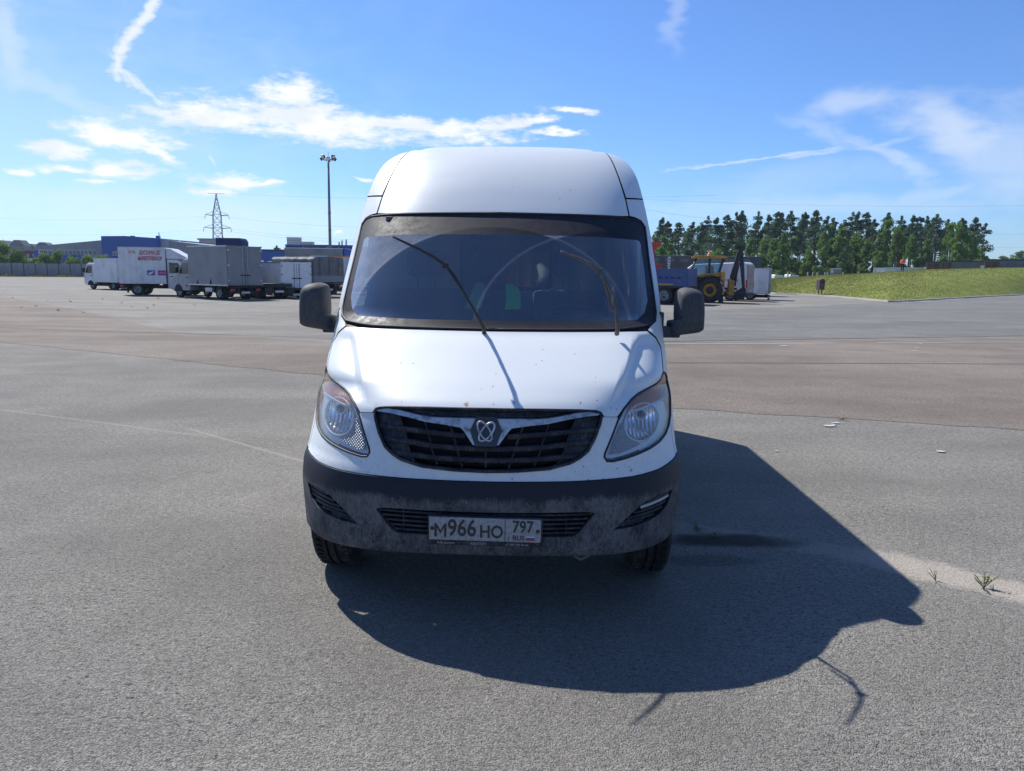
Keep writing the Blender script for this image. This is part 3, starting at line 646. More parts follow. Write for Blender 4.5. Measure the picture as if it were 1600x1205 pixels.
def headlight(sg):
    S = (lambda p: p) if sg > 0 else mirx
    hp = bpy.data.objects.new('headlight', None); COL.objects.link(hp); hp.parent = VAN
    cx, cz, rr = .772, .940, .096
    yb = lambda x, z: vY(x, z)
    circ = [(sg * cx + rr * 1.06 * math.cos(a), cz + rr * .90 * math.sin(a)) for a in [2 * math.pi * k / 32 for k in range(32)]]
    lift('housing', S(scalep(HL, .985)), lambda x, z: (x, vY(x, z) + .035 + .02 * abs(x - sg * cx), z), M_house, hp, [circ], .02)
    # bowl
    yc = vY(cx, cz) + .03; b = MB(); rows = []
    for k, (f, d) in enumerate(((1.0, 0.), (.98, .03), (.9, .065), (.72, .10), (.5, .125), (.25, .14), (.12, .145))):
        rows.append([(sg * cx + rr * 1.06 * f * math.cos(a), (vY(sg * cx + rr * 1.06 * f * math.cos(a), cz + rr * .9 * f * math.sin(a)) + .035) * (1 - k / 6) + (yc + .02) * (k / 6) + d * .8, cz + rr * .9 * f * math.sin(a)) for a in [2 * math.pi * j / 32 for j in range(32)]])
    n = 32; b.add([v for r in rows for v in r], [(i * n + j, i * n + (j + 1) % n, (i + 1) * n + (j + 1) % n, (i + 1) * n + j) for i in range(6) for j in range(n)], True)
    b.build('reflector', M_refl, hp)
    b = MB(); MT = Matrix.Translation((sg * cx - sg * .005, yc + .03, cz + .035)) @ Matrix.Rotation(math.pi / 2, 4, 'X')
    b.lathe([(.030, -.05), (.030, 0), (.026, .006), (.020, 0), (.018, -.02), (.001, -.03)], 20, MT); b.build('lamp_ring', M_house, hp)
    b = MB(); b.lathe([(.001, .02), (.010, .016), (.011, -.03)], 12, MT); b.build('bulb', principled('bulb_glass', (.08, .08, .10), .1), hp)
    b = MB(); tp = [Vector((x, vY(x, z) + .028, z)) for x, z in circ]; b.tube(tp + [tp[0]], .006, 6, False); b.build('bezel', M_house, hp)
    b = MB(); tp = [Vector((sg * x, vY(x, z) + .020, z)) for x, z in [(.69, 1.000), (.743, 1.003), (.804, 1.011), (.861, 1.017), (.912, 1.019)]]; b.tube(tp, .006, 6); b.build('bezel', M_house, hp)
    lift('indicator', S(SIG), fr(.022), M_amber, hp, [], .02)
    lift('marker_lens', S(MARK), fr(.026), M_grid, hp, [], .02)
    lift('lens', S(scalep(HL, .985)), fr(.003), M_lens, hp, [], .022)
    b = MB(); gp = [Vector(fr(.003)(x, z)) for x, z in resample(S(HL), .02)]; b.tube(gp + [gp[0], gp[1]], .0065, 6, False); b.build('gasket', M_black, hp)
headlight(1); headlight(-1)
# grille
gr = bpy.data.objects.new('grille', None); COL.objects.link(gr); gr.parent = VAN
lift('backing', scalep(GR, .995, (0, .9)), fr(.085), M_dark, gr, [], .05)
b = MB(); gp = [Vector(fr(-.002)(x, z)) for x, z in resample(GR, .03)]; b.tube(gp + [gp[0], gp[1]], .008, 6, False); b.build('surround', M_plast, gr)
def bar(name, pts, half_h, off0, depth, m, parent, step=.03):
    """bar that follows the front of the van: pts (x, z) is its middle line"""
    l = resample(pts, step, False); b = MB(); n = len(l); vs = []
    for i, (x, z) in enumerate(l):
        a = l[max(i - 1, 0)]; c = l[min(i + 1, n - 1)]; d = Vector((c[0] - a[0], c[1] - a[1])).normalized(); nx, nz = -d.y * half_h, d.x * half_h
        y = vY(x, min(max(z, .27), 2.59))
        vs += [(x + nx, y + off0 + .003, z + nz), (x + nx * .5, y + off0, z + nz * .5), (x - nx * .5, y + off0, z - nz * .5), (x - nx, y + off0 + .003, z - nz), (x - nx, y + off0 + depth, z - nz), (x + nx, y + off0 + depth, z + nz)]
    fs = [(i * 6 + k, i * 6 + (k + 1) % 6, i * 6 + 6 + (k + 1) % 6, i * 6 + 6 + k) for i in range(n - 1) for k in range(6)] + [tuple(range(6))[::-1], tuple(range(n * 6 - 6, n * 6))]
    return b.add(vs, fs).build(name, m, parent)
for h in ([(-.527, .932), (-.40, .927), (-.281, .918), (-.10, .906)], [(.10, .906), (.281, .918), (.40, .927), (.527, .932)],
          [(-.500, .876), (-.381, .869), (-.263, .857), (-.133, .850), (0, .849), (.133, .850), (.263, .857), (.381, .869), (.500, .876)],
          [(-.462, .816), (-.355, .811), (-.223, .801), (-.112, .798), (0, .797), (.112, .798), (.223, .801), (.355, .811), (.462, .816)]):
    bar('slat', h, .012, .010, .045, M_plast, gr)
for s in (1, -1):
    for v in ([(-.430, .992), (-.391, .902), (-.372, .837), (-.343, .782)], [(-.298, .968), (-.272, .893), (-.255, .832), (-.230, .773)], [(-.173, .952), (-.149, .884), (-.132, .83), (-.110, .764)]):
        bar('upright', [(x * s, z) for x, z in v], .0045, .014, .035, M_plast, gr)
    e = [(-.538, .992), (-.432, .986), (-.393, .900), (-.374, .836), (-.350, .785), (-.401, .797), (-.443, .819), (-.481, .848), (-.515, .907), (-.536, .962)]
    lift('end_panel', e if s > 0 else mirx(e), fr(.024), M_plast, gr, [], .03)
bar('upright', [(0, .845), (.002, .765)], .0045, .014, .035, M_plast, gr)
wt = [(.544, 1.006), (.489, 1.017), (.422, 1.013), (.325, .996), (.246, .989), (.153, .990), (.050, .990)]
wb = [(.046, .871), (.061, .872), (.105, .932), (.121, .948), (.198, .959), (.292, .968), (.388, .986), (.470, .997), (.533, 1.000)]
for s in (1, -1): lift('trim_wing', wt + wb if s > 0 else mirx(wt + wb), fr(-.004), M_satin, gr, [], .02, SK_(-.004, .03))
lift('top_panel', both([(0, 1.028), (.40, 1.024), (.50, 1.019), (.422, 1.016), (.325, 1.0), (.246, .992), (0, .992)]), fr(.03), M_plast, gr, [], .03)
HEX = [(-.048, .999), (.048, .999), (.076, .938), (.050, .867), (-.050, .867), (-.076, .938)]
em = lift('emblem_badge', HEX, fr(-.010), principled('badge_plastic', (.035, .038, .045), .35), gr, [], .02, SK_(-.010, .03))
for a, cx_, cz_ in ((35, -.006, .936), (-38, .004, .934)):
    b = MB(); q = []
    for k in range(33):
        t_ = 2 * math.pi * k / 32; u, w = .050 * math.cos(t_), .023 * math.sin(t_); ca, sa = math.cos(R_(90 + a)), math.sin(R_(90 + a))
        x, z = u * ca - w * sa + cx_, u * sa + w * ca + cz_; q.append((x, vY(x, z) - .014, z))
    b.tube(q, .0055, 6, False); b.build('emblem', M_satin, gr)
# lower grille in the bumper
lg = bpy.data.objects.new('lower_grille', None); COL.objects.link(lg); lg.parent = VAN
lift('backing', scalep(LG, 1.03, (0, .507)), fr(.06), M_dark, lg, [], .05)
for i, z in enumerate((.549, .527, .505, .483, .461)):
    xo = {0: .508, 1: .492, 2: .475, 3: .458, 4: .440}[i]; bar('slat', [(-xo, z), (xo, z)], .0055, .002, .04, M_plast, lg, .06)
for s in (1, -1):
    bar('upright', [(s * .385, .564), (s * .385, .45)], .003, .004, .03, M_plast, lg)
# fog-lamp recesses
for s in (1, -1):
    fo = bpy.data.objects.new('fog_lamp_recess', None); COL.objects.link(fo); fo.parent = VAN
    S = (lambda p: p) if s > 0 else mirx
    lift('backing', S(scalep(FOG, 1.04)), fr(.05), M_dark, fo, [], .04)
    for i, (x0, x1, z0, z1) in enumerate(((.79, .925, .578, .590), (.752, .918, .553, .568), (.718, .905, .530, .545), (.685, .880, .510, .522), (.655, .83, .492, .502), (.63, .77, .477, .484))):
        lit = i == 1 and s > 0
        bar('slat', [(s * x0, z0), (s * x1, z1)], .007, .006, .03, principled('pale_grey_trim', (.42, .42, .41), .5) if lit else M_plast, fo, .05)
# number plate
pm = bpy.data.objects.new('number_plate', None); COL.objects.link(pm); pm.parent = VAN; pm.location = (.006, -.042, .490); pm.rotation_euler = (0, R_(.6), 0)
M_platew = worn('dusty_plate_white', (.33, .33, .33), (.17, .168, .165), .7, 60, .85); M_ink = principled('plate_ink', (.025, .026, .03), .5)
def pbox(name, x0, x1, z0, z1, y0, y1, m, r=.004):
    b = MB(); b.rbox((x0, y0, z0), (x1, y1, z1), r); return b.build(name, m, pm)
pbox('frame', -.268, .268, -.078, .064, .006, .022, M_plast, .006)
pbox('plate', -.260, .260, -.052, .058, .000, .008, M_platew)
FX = Matrix.Rotation(math.pi / 2, 4, 'X')
def ptext(s, x, z, size, w=1., m=M_ink, y=-.0012, bold=0.): text_mesh(s, size, Matrix.Translation((x, y, z)) @ FX, m, 'lettering', pm, .002, w, bold)
b = MB(); b.prism([(-.235, -.036), (-.224, -.036), (-.224, .010), (-.207, -.022), (-.190, .010), (-.190, -.036), (-.179, -.036), (-.179, .028), (-.188, .028), (-.207, -.006), (-.226, .028), (-.235, .028)], 'y', -.0022, -.0002); b.build('lettering', M_ink, pm)
ptext('966', -.107, .005, .112, .80, bold=.0016); ptext('HO', .030, -.008, .084, .86, bold=.0014)
ptext('797', .176, .020, .080, .82, bold=.0012); ptext('RUS', .157, -.032, .034, .95, bold=.0003); ptext('/', .112, -.032, .03, 1.)
b = MB(); b.box((.0925, -.0018, -.050), (.0950, .002, .056)); b.build('divider', M_ink, pm)
for i, c in enumerate(((.55, .55, .55), (.03, .06, .30), (.45, .03, .04))):
    b = MB(); b.box((.192, -.0016, -.028 - i * .007), (.232, .001, -.0215 - i * .007)); b.build('flag_stripe', principled('flag_%d' % i, c, .5), pm)
for x in (-.246, .246):
    b = MB(); b.lathe([(.009, 0), (.009, .004), (.004, .007), (.001, .007)], 12, Matrix.Translation((x, -.0005, .004)) @ FX); b.build('bolt', principled('rusty_bolt', (.06, .035, .02), .7), pm)
M_fr = principled('frame_lettering', (.35, .36, .38), .5)
ptext('ΘЉ волого', -.182, -.067, .015, 1., M_fr, .0045); ptext('АВИЛОН', -.030, -.067, .017, 1., M_fr, .0045); ptext('+7 495 730 00 44', .150, -.067, .015, 1., M_fr, .0045)
# tow eye under the bumper
M_hook = principled('dull_steel', (.16, .15, .14), .7, .2)
b = MB(); b.tube([(.43, .12, .36), (.43, .10, .325), (.46, .09, .312), (.50, .10, .325), (.50, .12, .36)], .008, 8); b.build('tow_eye', M_hook, VAN)
# mirrors
MIR = [(1.052, 1.410), (1.050, 1.444), (1.052, 1.53), (1.058, 1.58), (1.074, 1.597), (1.105, 1.607), (1.135, 1.606), (1.170, 1.598), (1.198, 1.582), (1.212, 1.555), (1.222, 1.47), (1.222, 1.365), (1.214, 1.348), (1.190, 1.336), (1.13, 1.327), (1.07, 1.318), (1.02, 1.308), (1.012, 1.33), (1.010, 1.395), (1.03, 1.405)]
for s in (1, -1):
    mi = bpy.data.objects.new('wing_mirror', None); COL.objects.link(mi); mi.parent = VAN; mi.location = (s * (.026 if s > 0 else .004), .11, -.008)
    base = smoothline(MIR, True, 3); c = (1.130, 1.455); b = MB(); n = len(base); rows = []
    for k, y in ((.35, 1.035), (.62, 1.040), (.82, 1.058), (.93, 1.085), (.985, 1.12), (1., 1.16), (1., 1.22), (.97, 1.235)):
        rows.append([(s * (c[0] + (x - c[0]) * k), y + .10 * max(0, x - 1.13) * 1.5, c[1] + (z - c[1]) * k) for x, z in base])
    b.add([v for r in rows for v in r], [(i * n + j, i * n + (j + 1) % n, (i + 1) * n + (j + 1) % n, (i + 1) * n + j) for i in range(len(rows) - 1) for j in range(n)], True)
    b.add(rows[0], [tuple(range(n))], False); b.add(rows[-1], [tuple(range(n))])
    b.build('housing', M_mirror, mi)
    g = MB(); g.add([(s * (c[0] + (x - c[0]) * .86), 1.238 + .15 * max(0, x - 1.13), c[1] + (z - c[1]) * .9) for x, z in base if x > 1.045], [tuple(range(len([1 for x, z in base if x > 1.045])))]); g.build('mirror_glass', M_chrome, mi)
    a = MB(); a.rbox((s * .95 if s > 0 else -1.075, 1.09, 1.306), (1.075 if s > 0 else -.95, 1.20, 1.372), .012); a.rbox((s * .94 if s > 0 else -.975, 1.10, 1.20), (.975 if s > 0 else -.94, 1.30, 1.46), .01); a.build('bracket', M_mirror, mi)
    r = MB(); r.tube([(s * 1.063, 1.075, 1.37), (s * 1.063, 1.075, 1.33)], .002, 5); r.build('joint', M_black, mi)
# side repeater on the wing
for s in (1, -1):
    b = MB(); b.lathe([(.035, 0), (.03, .015), (.001, .022)], 14, Matrix.Translation((s * .985, 1.02, 1.03)) @ Matrix.Rotation(s * math.pi / 2, 4, 'Y') @ Matrix.Diagonal((.7, 1.2, 1, 1))); b.build('side_repeater', M_lens, VAN)
# wipers, lifted off the glass
M_wip = principled('wiper_black', (.014, .014, .016), .42); M_wipo = worn('faded_wiper', (.055, .048, .042), (.14, .12, .10), .5, 12, .8)
def wiper(base, elbow, tip, m, mid, low):
    w = bpy.data.objects.new('wiper', None); COL.objects.link(w); w.parent = VAN
    base, elbow, tip, mid, low = map(Vector, (base, elbow, tip, mid, low))
    a = MB(); a.tube([base + Vector((0, .03, -.03)), base, base.lerp(mid, .5) + Vector((0, -.012, .006)), mid, elbow], [.014, .011, .008, .007, .005], 8); a.build('arm', m, w)
    b = MB(); q = [Vector(v) for v in smoothline([low, elbow, tip], False, 4)]
    b.tube(q, [.004, .006, .008, .009, .010, .009, .008, .006, .005], 6); b.build('blade', m, w)
    c = MB(); c.rbox((-.016, -.012, -.014), (.016, .012, .014), .004, Matrix.Translation(elbow)); c.build('clip', m, w)
wiper((-.055, .70, 1.372), (-.252, .590, 1.708), (-.500, .44, 1.848), M_wip, (-.165, .63, 1.58), (-.130, .662, 1.505))
wiper((.668, .70, 1.383), (.553, .600, 1.690), (.345, .435, 1.785), M_wipo, (.640, .64, 1.56), (.628, .66, 1.475))
# cab interior
M_seat = worn('dark_seat_fabric', (.10, .11, .13), (.17, .18, .20), .85, 6, .6); M_trim = principled('dark_cab_trim', (.10, .105, .115), .6); M_lightt = principled('grey_cab_panel', (.38, .39, .40), .6)
dash = [(.80, 1.36), (.90, 1.375), (1.12, 1.372), (1.25, 1.33), (1.32, 1.15), (1.30, .7), (.95, .7)]
xs = np.linspace(-.90, .90, 31); b = MB()
rows = [[(x, vY(x, 1.38) + .035 if k == 0 else max(yy, vY(x, 1.38) + .05 + .01 * k), zz) for k, (yy, zz) in enumerate(dash[:6])] for x in xs]
b.add([v for r in rows for v in r], [(i * 6 + k, i * 6 + 6 + k, i * 6 + 7 + k, i * 6 + 1 + k) for i in range(30) for k in range(5)]); b.build('dashboard', M_trim, VAN)
b = MB(); b.rbox((.27, .98, 1.36), (.66, 1.22, 1.425), .03); b.build('instrument_binnacle', M_trim, VAN)
b = MB(); b.box((-.93, .6, .50), (.93, 2.2, .54)); b.build('cab_floor', M_trim, VAN)
b = MB(); pw = [(-.32, 1.56), (.33, 1.56), (.33, 1.92), (-.32, 1.92)]
outl = [(x * .97, z) for x, z in SEC if z < 2.06]; outl = outl + mirx(outl)
part = lift('partition', outl, lambda x, z: (x, 2.20, z), M_lightt, VAN, [pw], .15)
b = MB(); wp = [(-.32, 2.185, 1.58), (-.30, 2.185, 1.56), (.31, 2.185, 1.56), (.33, 2.185, 1.58), (.33, 2.185, 1.90), (.31, 2.185, 1.92), (-.30, 2.185, 1.92), (-.32, 2.185, 1.90)]; b.tube(wp + [wp[0]], .014, 6, False); b.build('window_seal', M_black, part)
b = MB(); b.box((.075, 2.18, 1.56), (.09, 2.20, 1.92)); b.build('window_bar', M_lightt, part)
b = MB(); b.add([(x, 2.205, z) for x, z in pw], [(0, 1, 2, 3)]); b.build('window_pane', M_sideglass, part)
hp_ = [(x, vY(x, 2.04) + .08) for x in np.linspace(-.91, .91, 25)] + [(.91, 2.19), (-.91, 2.19)]
lift('headliner', hp_, lambda x, y: (x, y, 2.030), M_lightt, VAN, [], .2)
for x0, x1 in ((-.74, -.12), (.12, .70)):
    b = MB(); b.rbox((x0, 1.50, 1.90), (x1, 1.525, 2.02), .01); b.build('sun_visor', M_trim, VAN)
def seat(x0, x1, heads):
    s = bpy.data.objects.new('seat', None); COL.objects.link(s); s.parent = VAN
    b = MB(); b.rbox((x0, 1.45, .80), (x1, 2.0, .96), .05); b.build('cushion', M_seat, s)
    b = MB(); b.rbox((x0, -.09, 0), (x1, .06, .66), .05, Matrix.Translation((0, 1.92, .90)) @ Matrix.Rotation(R_(-10), 4, 'X')); b.build('backrest', M_seat, s)
    for h in heads:
        b = MB(); b.rbox((h - .135, 1.93, 1.645), (h + .135, 2.04, 1.82), .04); b.build('headrest', M_seat, s)
        for dx in (-.06, .06):
            b = MB(); b.tube([(h + dx, 1.99, 1.50), (h + dx, 1.99, 1.68)], .007, 6); b.build('headrest_post', M_trim, s)
seat(.20, .72, [.475]); seat(-.80, .08, [-.09, -.55])
st = bpy.data.objects.new('steering_wheel', None); COL.objects.link(st); st.parent = VAN; st.location = (.46, 1.42, 1.345); st.rotation_euler = (R_(-52), 0, 0)
b = MB(); q = [(.20 * math.cos(a), 0, .20 * math.sin(a)) for a in [2 * math.pi * k / 36 for k in range(37)]]; b.tube(q, .016, 8, False); b.build('wheel_rim', M_trim, st)
b = MB(); b.rbox((-.075, -.02, -.06), (.075, .03, .06), .02); b.rbox((-.19, -.008, -.02), (.19, .012, .015), .008); b.build('wheel_hub', M_trim, st)
def part_in_van(o):                                    # a loose thing inside the van stays top-level
    o.location = VAN.location; o.rotation_euler = VAN.rotation_euler
vm_ = principled('green_safety_fabric', (.12, .85, .20), .8); vm2 = principled('olive_fabric', (.34, .55, .34), .8)
v = thing('safety_vest', 'bright green vest hung over the middle seat behind the windshield', 'vest'); part_in_van(v)
b = MB(); P_ = [(.015, 1.585), (.03, 1.60), (.07, 1.595), (.105, 1.57), (.12, 1.53), (.122, 1.43), (.015, 1.425), (.022, 1.50)]
b.prism(P_, 'y', 1.80, 1.83); b.build('front_panel', vm_, v)
b = MB(); P_ = [(-.19, 1.60), (-.15, 1.61), (-.12, 1.58), (-.125, 1.50), (-.15, 1.43), (-.26, 1.43), (-.22, 1.52)]; b.prism(P_, 'y', 1.80, 1.83); b.build('side_panel', vm2, v)
bx = thing('cardboard_box', 'brown cardboard box behind the cab window of the van', 'box'); part_in_van(bx)
b = MB(); b.rbox((-.02, 2.45, 1.25), (.34, 2.95, 1.83), .01); b.build('carton', principled('cardboard', (.34, .19, .10), .8), bx)
b = MB(); b.box((.13, 2.445, 1.25), (.19, 2.955, 1.834)); b.build('tape', principled('tape', (.45, .34, .22), .4), bx)
b = MB(); b.tube([(.28, 2.3, 1.57), (.30, 2.3, 1.66), (.24, 2.3, 1.74)], [.07, .06, .02], 10)
ro = thing('wrapped_roll', 'pale wrapped roll seen through the cab window of the van', 'roll'); part_in_van(ro); b.build('wrap', principled('pale_wrap', (.55, .56, .58), .6), ro)

# ================================================================== other vehicles: local x forwards from the tail, y to the left, z up
def bev_prism(b, poly, axis, a, c, r=.03, seg=2):
    """prism with rounded edges"""
    q = MB(); q.prism(poly, axis, a, c); bm = bmesh.new(); vs = [bm.verts.new(v) for v in q.v]
    for f in q.f: bm.faces.new([vs[i] for i in f])
    bmesh.ops.recalc_face_normals(bm, faces=bm.faces[:])
    bmesh.ops.bevel(bm, geom=[e for e in bm.edges if e.calc_face_angle(0) > .5], offset=r, segments=seg, profile=.6, affect='EDGES', clamp_overlap=True)
    bm.verts.ensure_lookup_table(); bm.verts.index_update(); b.add([v.co for v in bm.verts], [[v.index for v in f.verts] for f in bm.faces], False); bm.free(); return b
M_tglass = principled('vehicle_glass', (.02, .028, .035), .06, 0, .8); M_chas = worn('dirty_chassis', (.022, .022, .023), (.07, .065, .06), .8, 5, .7)
M_white = worn('grimy_white_panel', (.66, .67, .69), (.40, .40, .40), .45, 1.4, .6); M_grey = worn('grey_panel', (.22, .225, .235), (.15, .15, .155), .5, 1.2, .7)
M_silver = worn('grey_cab_paint', (.26, .275, .30), (.18, .185, .20), .3, 2, .5); M_tarp = worn('grey_green_tarp', (.16, .165, .16), (.10, .10, .095), .75, 2.2, .8)
M_red = principled('tail_lamp_red', (.45, .02, .02), .25); M_plate2 = principled('small_plate', (.6, .6, .6), .5); M_navy = worn('navy_panel', (.012, .025, .10), (.03, .04, .09), .75, 1.5, .5)
M_lampw = principled('lamp_clear', (.75, .77, .8), .12, .3); M_alu = worn('aluminium_trim', (.55, .56, .58), (.30, .30, .30), .4, 4, .6, .5)
def place(o, rz, local, world):
    """turn a thing by rz and move it so that a local point stands at a world point"""
    o.rotation_euler = (0, 0, rz); r = Matrix.Rotation(rz, 3, 'Z') @ Vector(local); o.location = (world[0] - r.x, world[1] - r.y, (world[2] if len(world) > 2 else 0) - r.z)
def simple(parent, name, m, lo, hi, r=0):
    b = MB(); b.rbox(lo, hi, r) if r else b.box(lo, hi); return b.build(name, m, parent)
def cargo_box(t, L, w, z0, z1, m, doors=True, trim=None, md=None, panels=0, mtrim=None):
    """box body on the tail end with corner posts, rear doors, lock bars and handles"""
    o = simple(t, 'cargo_box', m, (.03, -w / 2, z0), (L, w / 2, z1), .015); mtrim = mtrim or M_alu
    for s in (-1, 1):
        simple(o, 'roof_rail', mtrim, (.0, s * w / 2 - .03 * (s < 0) - .012 * (s > 0), z1 - .05), (L + .004, s * w / 2 + .012 * (s < 0) + .03 * (s > 0) - .0, z1 + .012))
        simple(o, 'bottom_rail', mtrim, (.0, s * w / 2 - .03 * (s < 0) - .012 * (s > 0), z0 - .02), (L + .004, s * w / 2 + .012 * (s < 0) + .03 * (s > 0), z0 + .05))
    if doors:
        for s in (-1, 1):
            y0, y1 = sorted((s * .015, s * (w / 2 - .04)))
            d = simple(t, 'rear_door', md or m, (-.012, y0, z0 + .04), (.028, y1, z1 - .05), .006)
            b = MB(); b.tube([(-.03, s * .16, z0 + .02), (-.03, s * .16, z1 - .06)], .016, 6); b.build('lock_bar', mtrim, d)
            simple(d, 'handle', M_chas, (-.05, s * .16 - .14, z0 + .52), (-.02, s * .16 + .14, z0 + .58))
            for k in range(3): simple(d, 'hinge', mtrim, (-.024, s * (w / 2 - .07) - .06, z0 + .25 + k * (z1 - z0 - .5) / 2), (-.010, s * (w / 2 - .07) + .06, z0 + .31 + k * (z1 - z0 - .5) / 2))
    for k in range(1, panels):
        for s in (-1, 1): simple(o, 'panel_joint', M_alu, (L * k / panels - .010, s * (w / 2 + .001) - .002, z0 + .06), (L * k / panels + .010, s * (w / 2 + .001) + .002, z1 - .06))
    return o
def chassis(t, L, wz, wheels, track, r, ww, z0, dual=(), plate=True, tank=True):
    b = MB()
    for s in (-1, 1): b.box((.0, s * .40 - .04, z0 - .30), (L, s * .40 + .04, z0 - .12))
    b.build('chassis_rail', M_chas, t)
    for x in np.arange(.15, L, .75): simple(t, 'cross_member', M_chas, (x, -wz / 2 + .08, z0 - .12), (x + .08, wz / 2 - .08, z0 - .021))
    for i, x in enumerate(wheels):
        for s in (-1, 1):
            wheel(t, (x, s * track / 2, r), r, ww, None, s, 'wheel', False, 'y')
            if i in dual: wheel(t, (x, s * (track / 2 - ww * 1.15), r), r, ww, None, s, 'wheel', False, 'y')
        b = MB(); b.tube([(x, -track / 2, r), (x, track / 2, r)], .05, 6); b.build('axle', M_chas, t)
    x = wheels[0]
    for s in (-1, 1):
        b = MB(); b.box((x - r - .20, s * track / 2 - ww * .9, .16), (x - r - .18, s * track / 2 + ww * .6, z0 - .20)); b.build('mudflap', M_black, t)
        b = MB(); ar = [(x + (r + .06) * math.cos(a), s * track / 2, r + (r + .06) * math.sin(a)) for a in [math.pi * k / 8 for k in range(9)]]
        for p0, p1 in zip(ar[:-1], ar[1:]): b.add([(p0[0], p0[1] - ww * .8, p0[2]), (p1[0], p1[1] - ww * .8, p1[2]), (p1[0], p1[1] + ww * .7, p1[2]), (p0[0], p0[1] + ww * .7, p0[2])], [(0, 1, 2, 3)])
        b.build('mudguard', M_plast, t)
        simple(t, 'tail_lamp', M_red, (-.02, s * (wz / 2 - .30) - .13, z0 - .30), (.04, s * (wz / 2 - .30) + .13, z0 - .17), .01)
    simple(t, 'rear_beam', M_chas, (.0, -wz / 2 + .1, z0 - .44), (.06, wz / 2 - .1, z0 - .33))
    if plate: simple(t, 'number_plate', M_plate2, (-.015, -.26, z0 - .43), (.0, .26, z0 - .32))
    if tank: simple(t, 'fuel_tank', M_alu, (wheels[0] + r + .35, track / 2 - .32, .38), (wheels[0] + r + 1.0, track / 2 + .06, z0 - .13), .04)
def cab(t, x0, prof, w, m, win, glass_pts, r=.05, wheelx=None, wr=.34, mirror=True, lampz=.75, door=None):
    """cab from its side outline; win: side window outline; glass_pts: two outline points between which the windscreen lies"""
    P = [(x0 + x, z) for x, z in prof]; b = MB(); bev_prism(b, P, 'y', -w / 2, w / 2, r, 2); c = b.build('cab', m, t)
    Wn = [(x0 + x, z) for x, z in win]
    for s in (-1, 1):
        b = MB(); b.prism(Wn, 'y', s * (w / 2 - .01), s * (w / 2 + .006)); b.build('side_window', M_tglass, c)
        if door:
            for dx in door: simple(c, 'door_gap', M_black, (x0 + dx - .006, s * w / 2 - .004, .45), (x0 + dx + .006, s * w / 2 + .003, max(z for x, z in win)))
            simple(c, 'door_handle', M_black, (x0 + door[0] + .08, s * w / 2 - .01, win[0][1] - .22), (x0 + door[0] + .26, s * w / 2 + .02, win[0][1] - .17))
        if mirror:
            mx = x0 + max(x for x, z in win) - .02; mz = win[0][1] + .05
            simple(c, 'mirror', M_black, (mx, s * (w / 2 + .02) - (.18 if s < 0 else 0), mz), (mx + .10, s * (w / 2 + .02) + (.18 if s > 0 else 0), mz + .34), .03)
        if wheelx is not None:
            b = MB(); ar = [(wheelx + (wr + .07) * math.cos(a), wr + (wr + .07) * math.sin(a)) for a in [math.pi * k / 10 for k in range(11)]]; b.prism(ar, 'y', s * (w / 2 - .25), s * (w / 2 + .004)); b.build('wheel_arch', M_dark, c)
        simple(c, 'headlamp', M_lampw, (x0 + max(x for x, z in prof) - .22, s * (w / 2 - .22) - .17, lampz), (x0 + max(x for x, z in prof) - .02 + .0, s * (w / 2 - .22) + .17, lampz + .2), .04)
    (ax, az), (bx, bz) = glass_pts; d = Vector((bx - ax, bz - az)); n = Vector((d.y, -d.x)).normalized()
    if n.x < 0: n = -n
    q = [(x0 + ax + n.x * .008, az + n.y * .008), (x0 + bx + n.x * .008, bz + n.y * .008)]
    b = MB(); b.add([(q[0][0], -w / 2 + .08, q[0][1]), (q[0][0], w / 2 - .08, q[0][1]), (q[1][0], w / 2 - .14, q[1][1]), (q[1][0], -w / 2 + .14, q[1][1])], [(0, 1, 2, 3)]); b.build('windscreen', M_tglass, c)
    return c
GAZ = [(0, .42), (1.50, .38), (1.86, .42), (1.90, .70), (1.86, .98), (1.70, 1.12), (1.38, 1.26), (1.28, 1.32), (.72, 2.06), (.55, 2.14), (0, 2.16)]
GAZW = [(.12, 1.34), (1.02, 1.32), (.98, 1.40), (.62, 1.94), (.12, 1.98)]
PORT = [(0, .40), (1.05, .34), (1.22, .40), (1.26, .85), (1.20, 1.15), (.86, 1.86), (.70, 1.93), (0, 1.93)]
PORTW = [(.25, 1.20), (1.04, 1.18), (.78, 1.74), (.25, 1.76)]
def corner(L, w, side): return (0, side * w / 2, 0)

# grey box truck, three quarters from behind
t = thing('box_truck', 'grey box truck with torn side panel nearest of the parked trucks', 'truck')
ob = cargo_box(t, 3.55, 2.20, .76, 2.86, M_grey, True, None, M_grey); chassis(t, 5.1, 2.2, (1.0, 4.75), 1.72, .345, .20, .76, (0,)); cab(t, 3.62, GAZ, 1.98, M_silver, GAZW, ((1.26, 1.34), (.74, 2.04)), .06, 4.75, .345, True, .80, (.08, 1.10))
for x, z, h in ((2.62, .78, .26), (1.42, .80, .36)):
    b = MB(); b.prism([(x, z), (x + .22, z), (x + .06, z + h)], 'y', 1.100, 1.106); b.build('torn_gap', M_dark, ob)
b = MB(); b.prism([(.78, 1.0), (1.40, .80), (1.44, 1.10), (1.30, 1.5)], 'y', 1.098, 1.112); b.build('loose_panel', M_grey, ob)
place(t, R_(145), (0, 1.10, 0), gnd(357, 469.2))

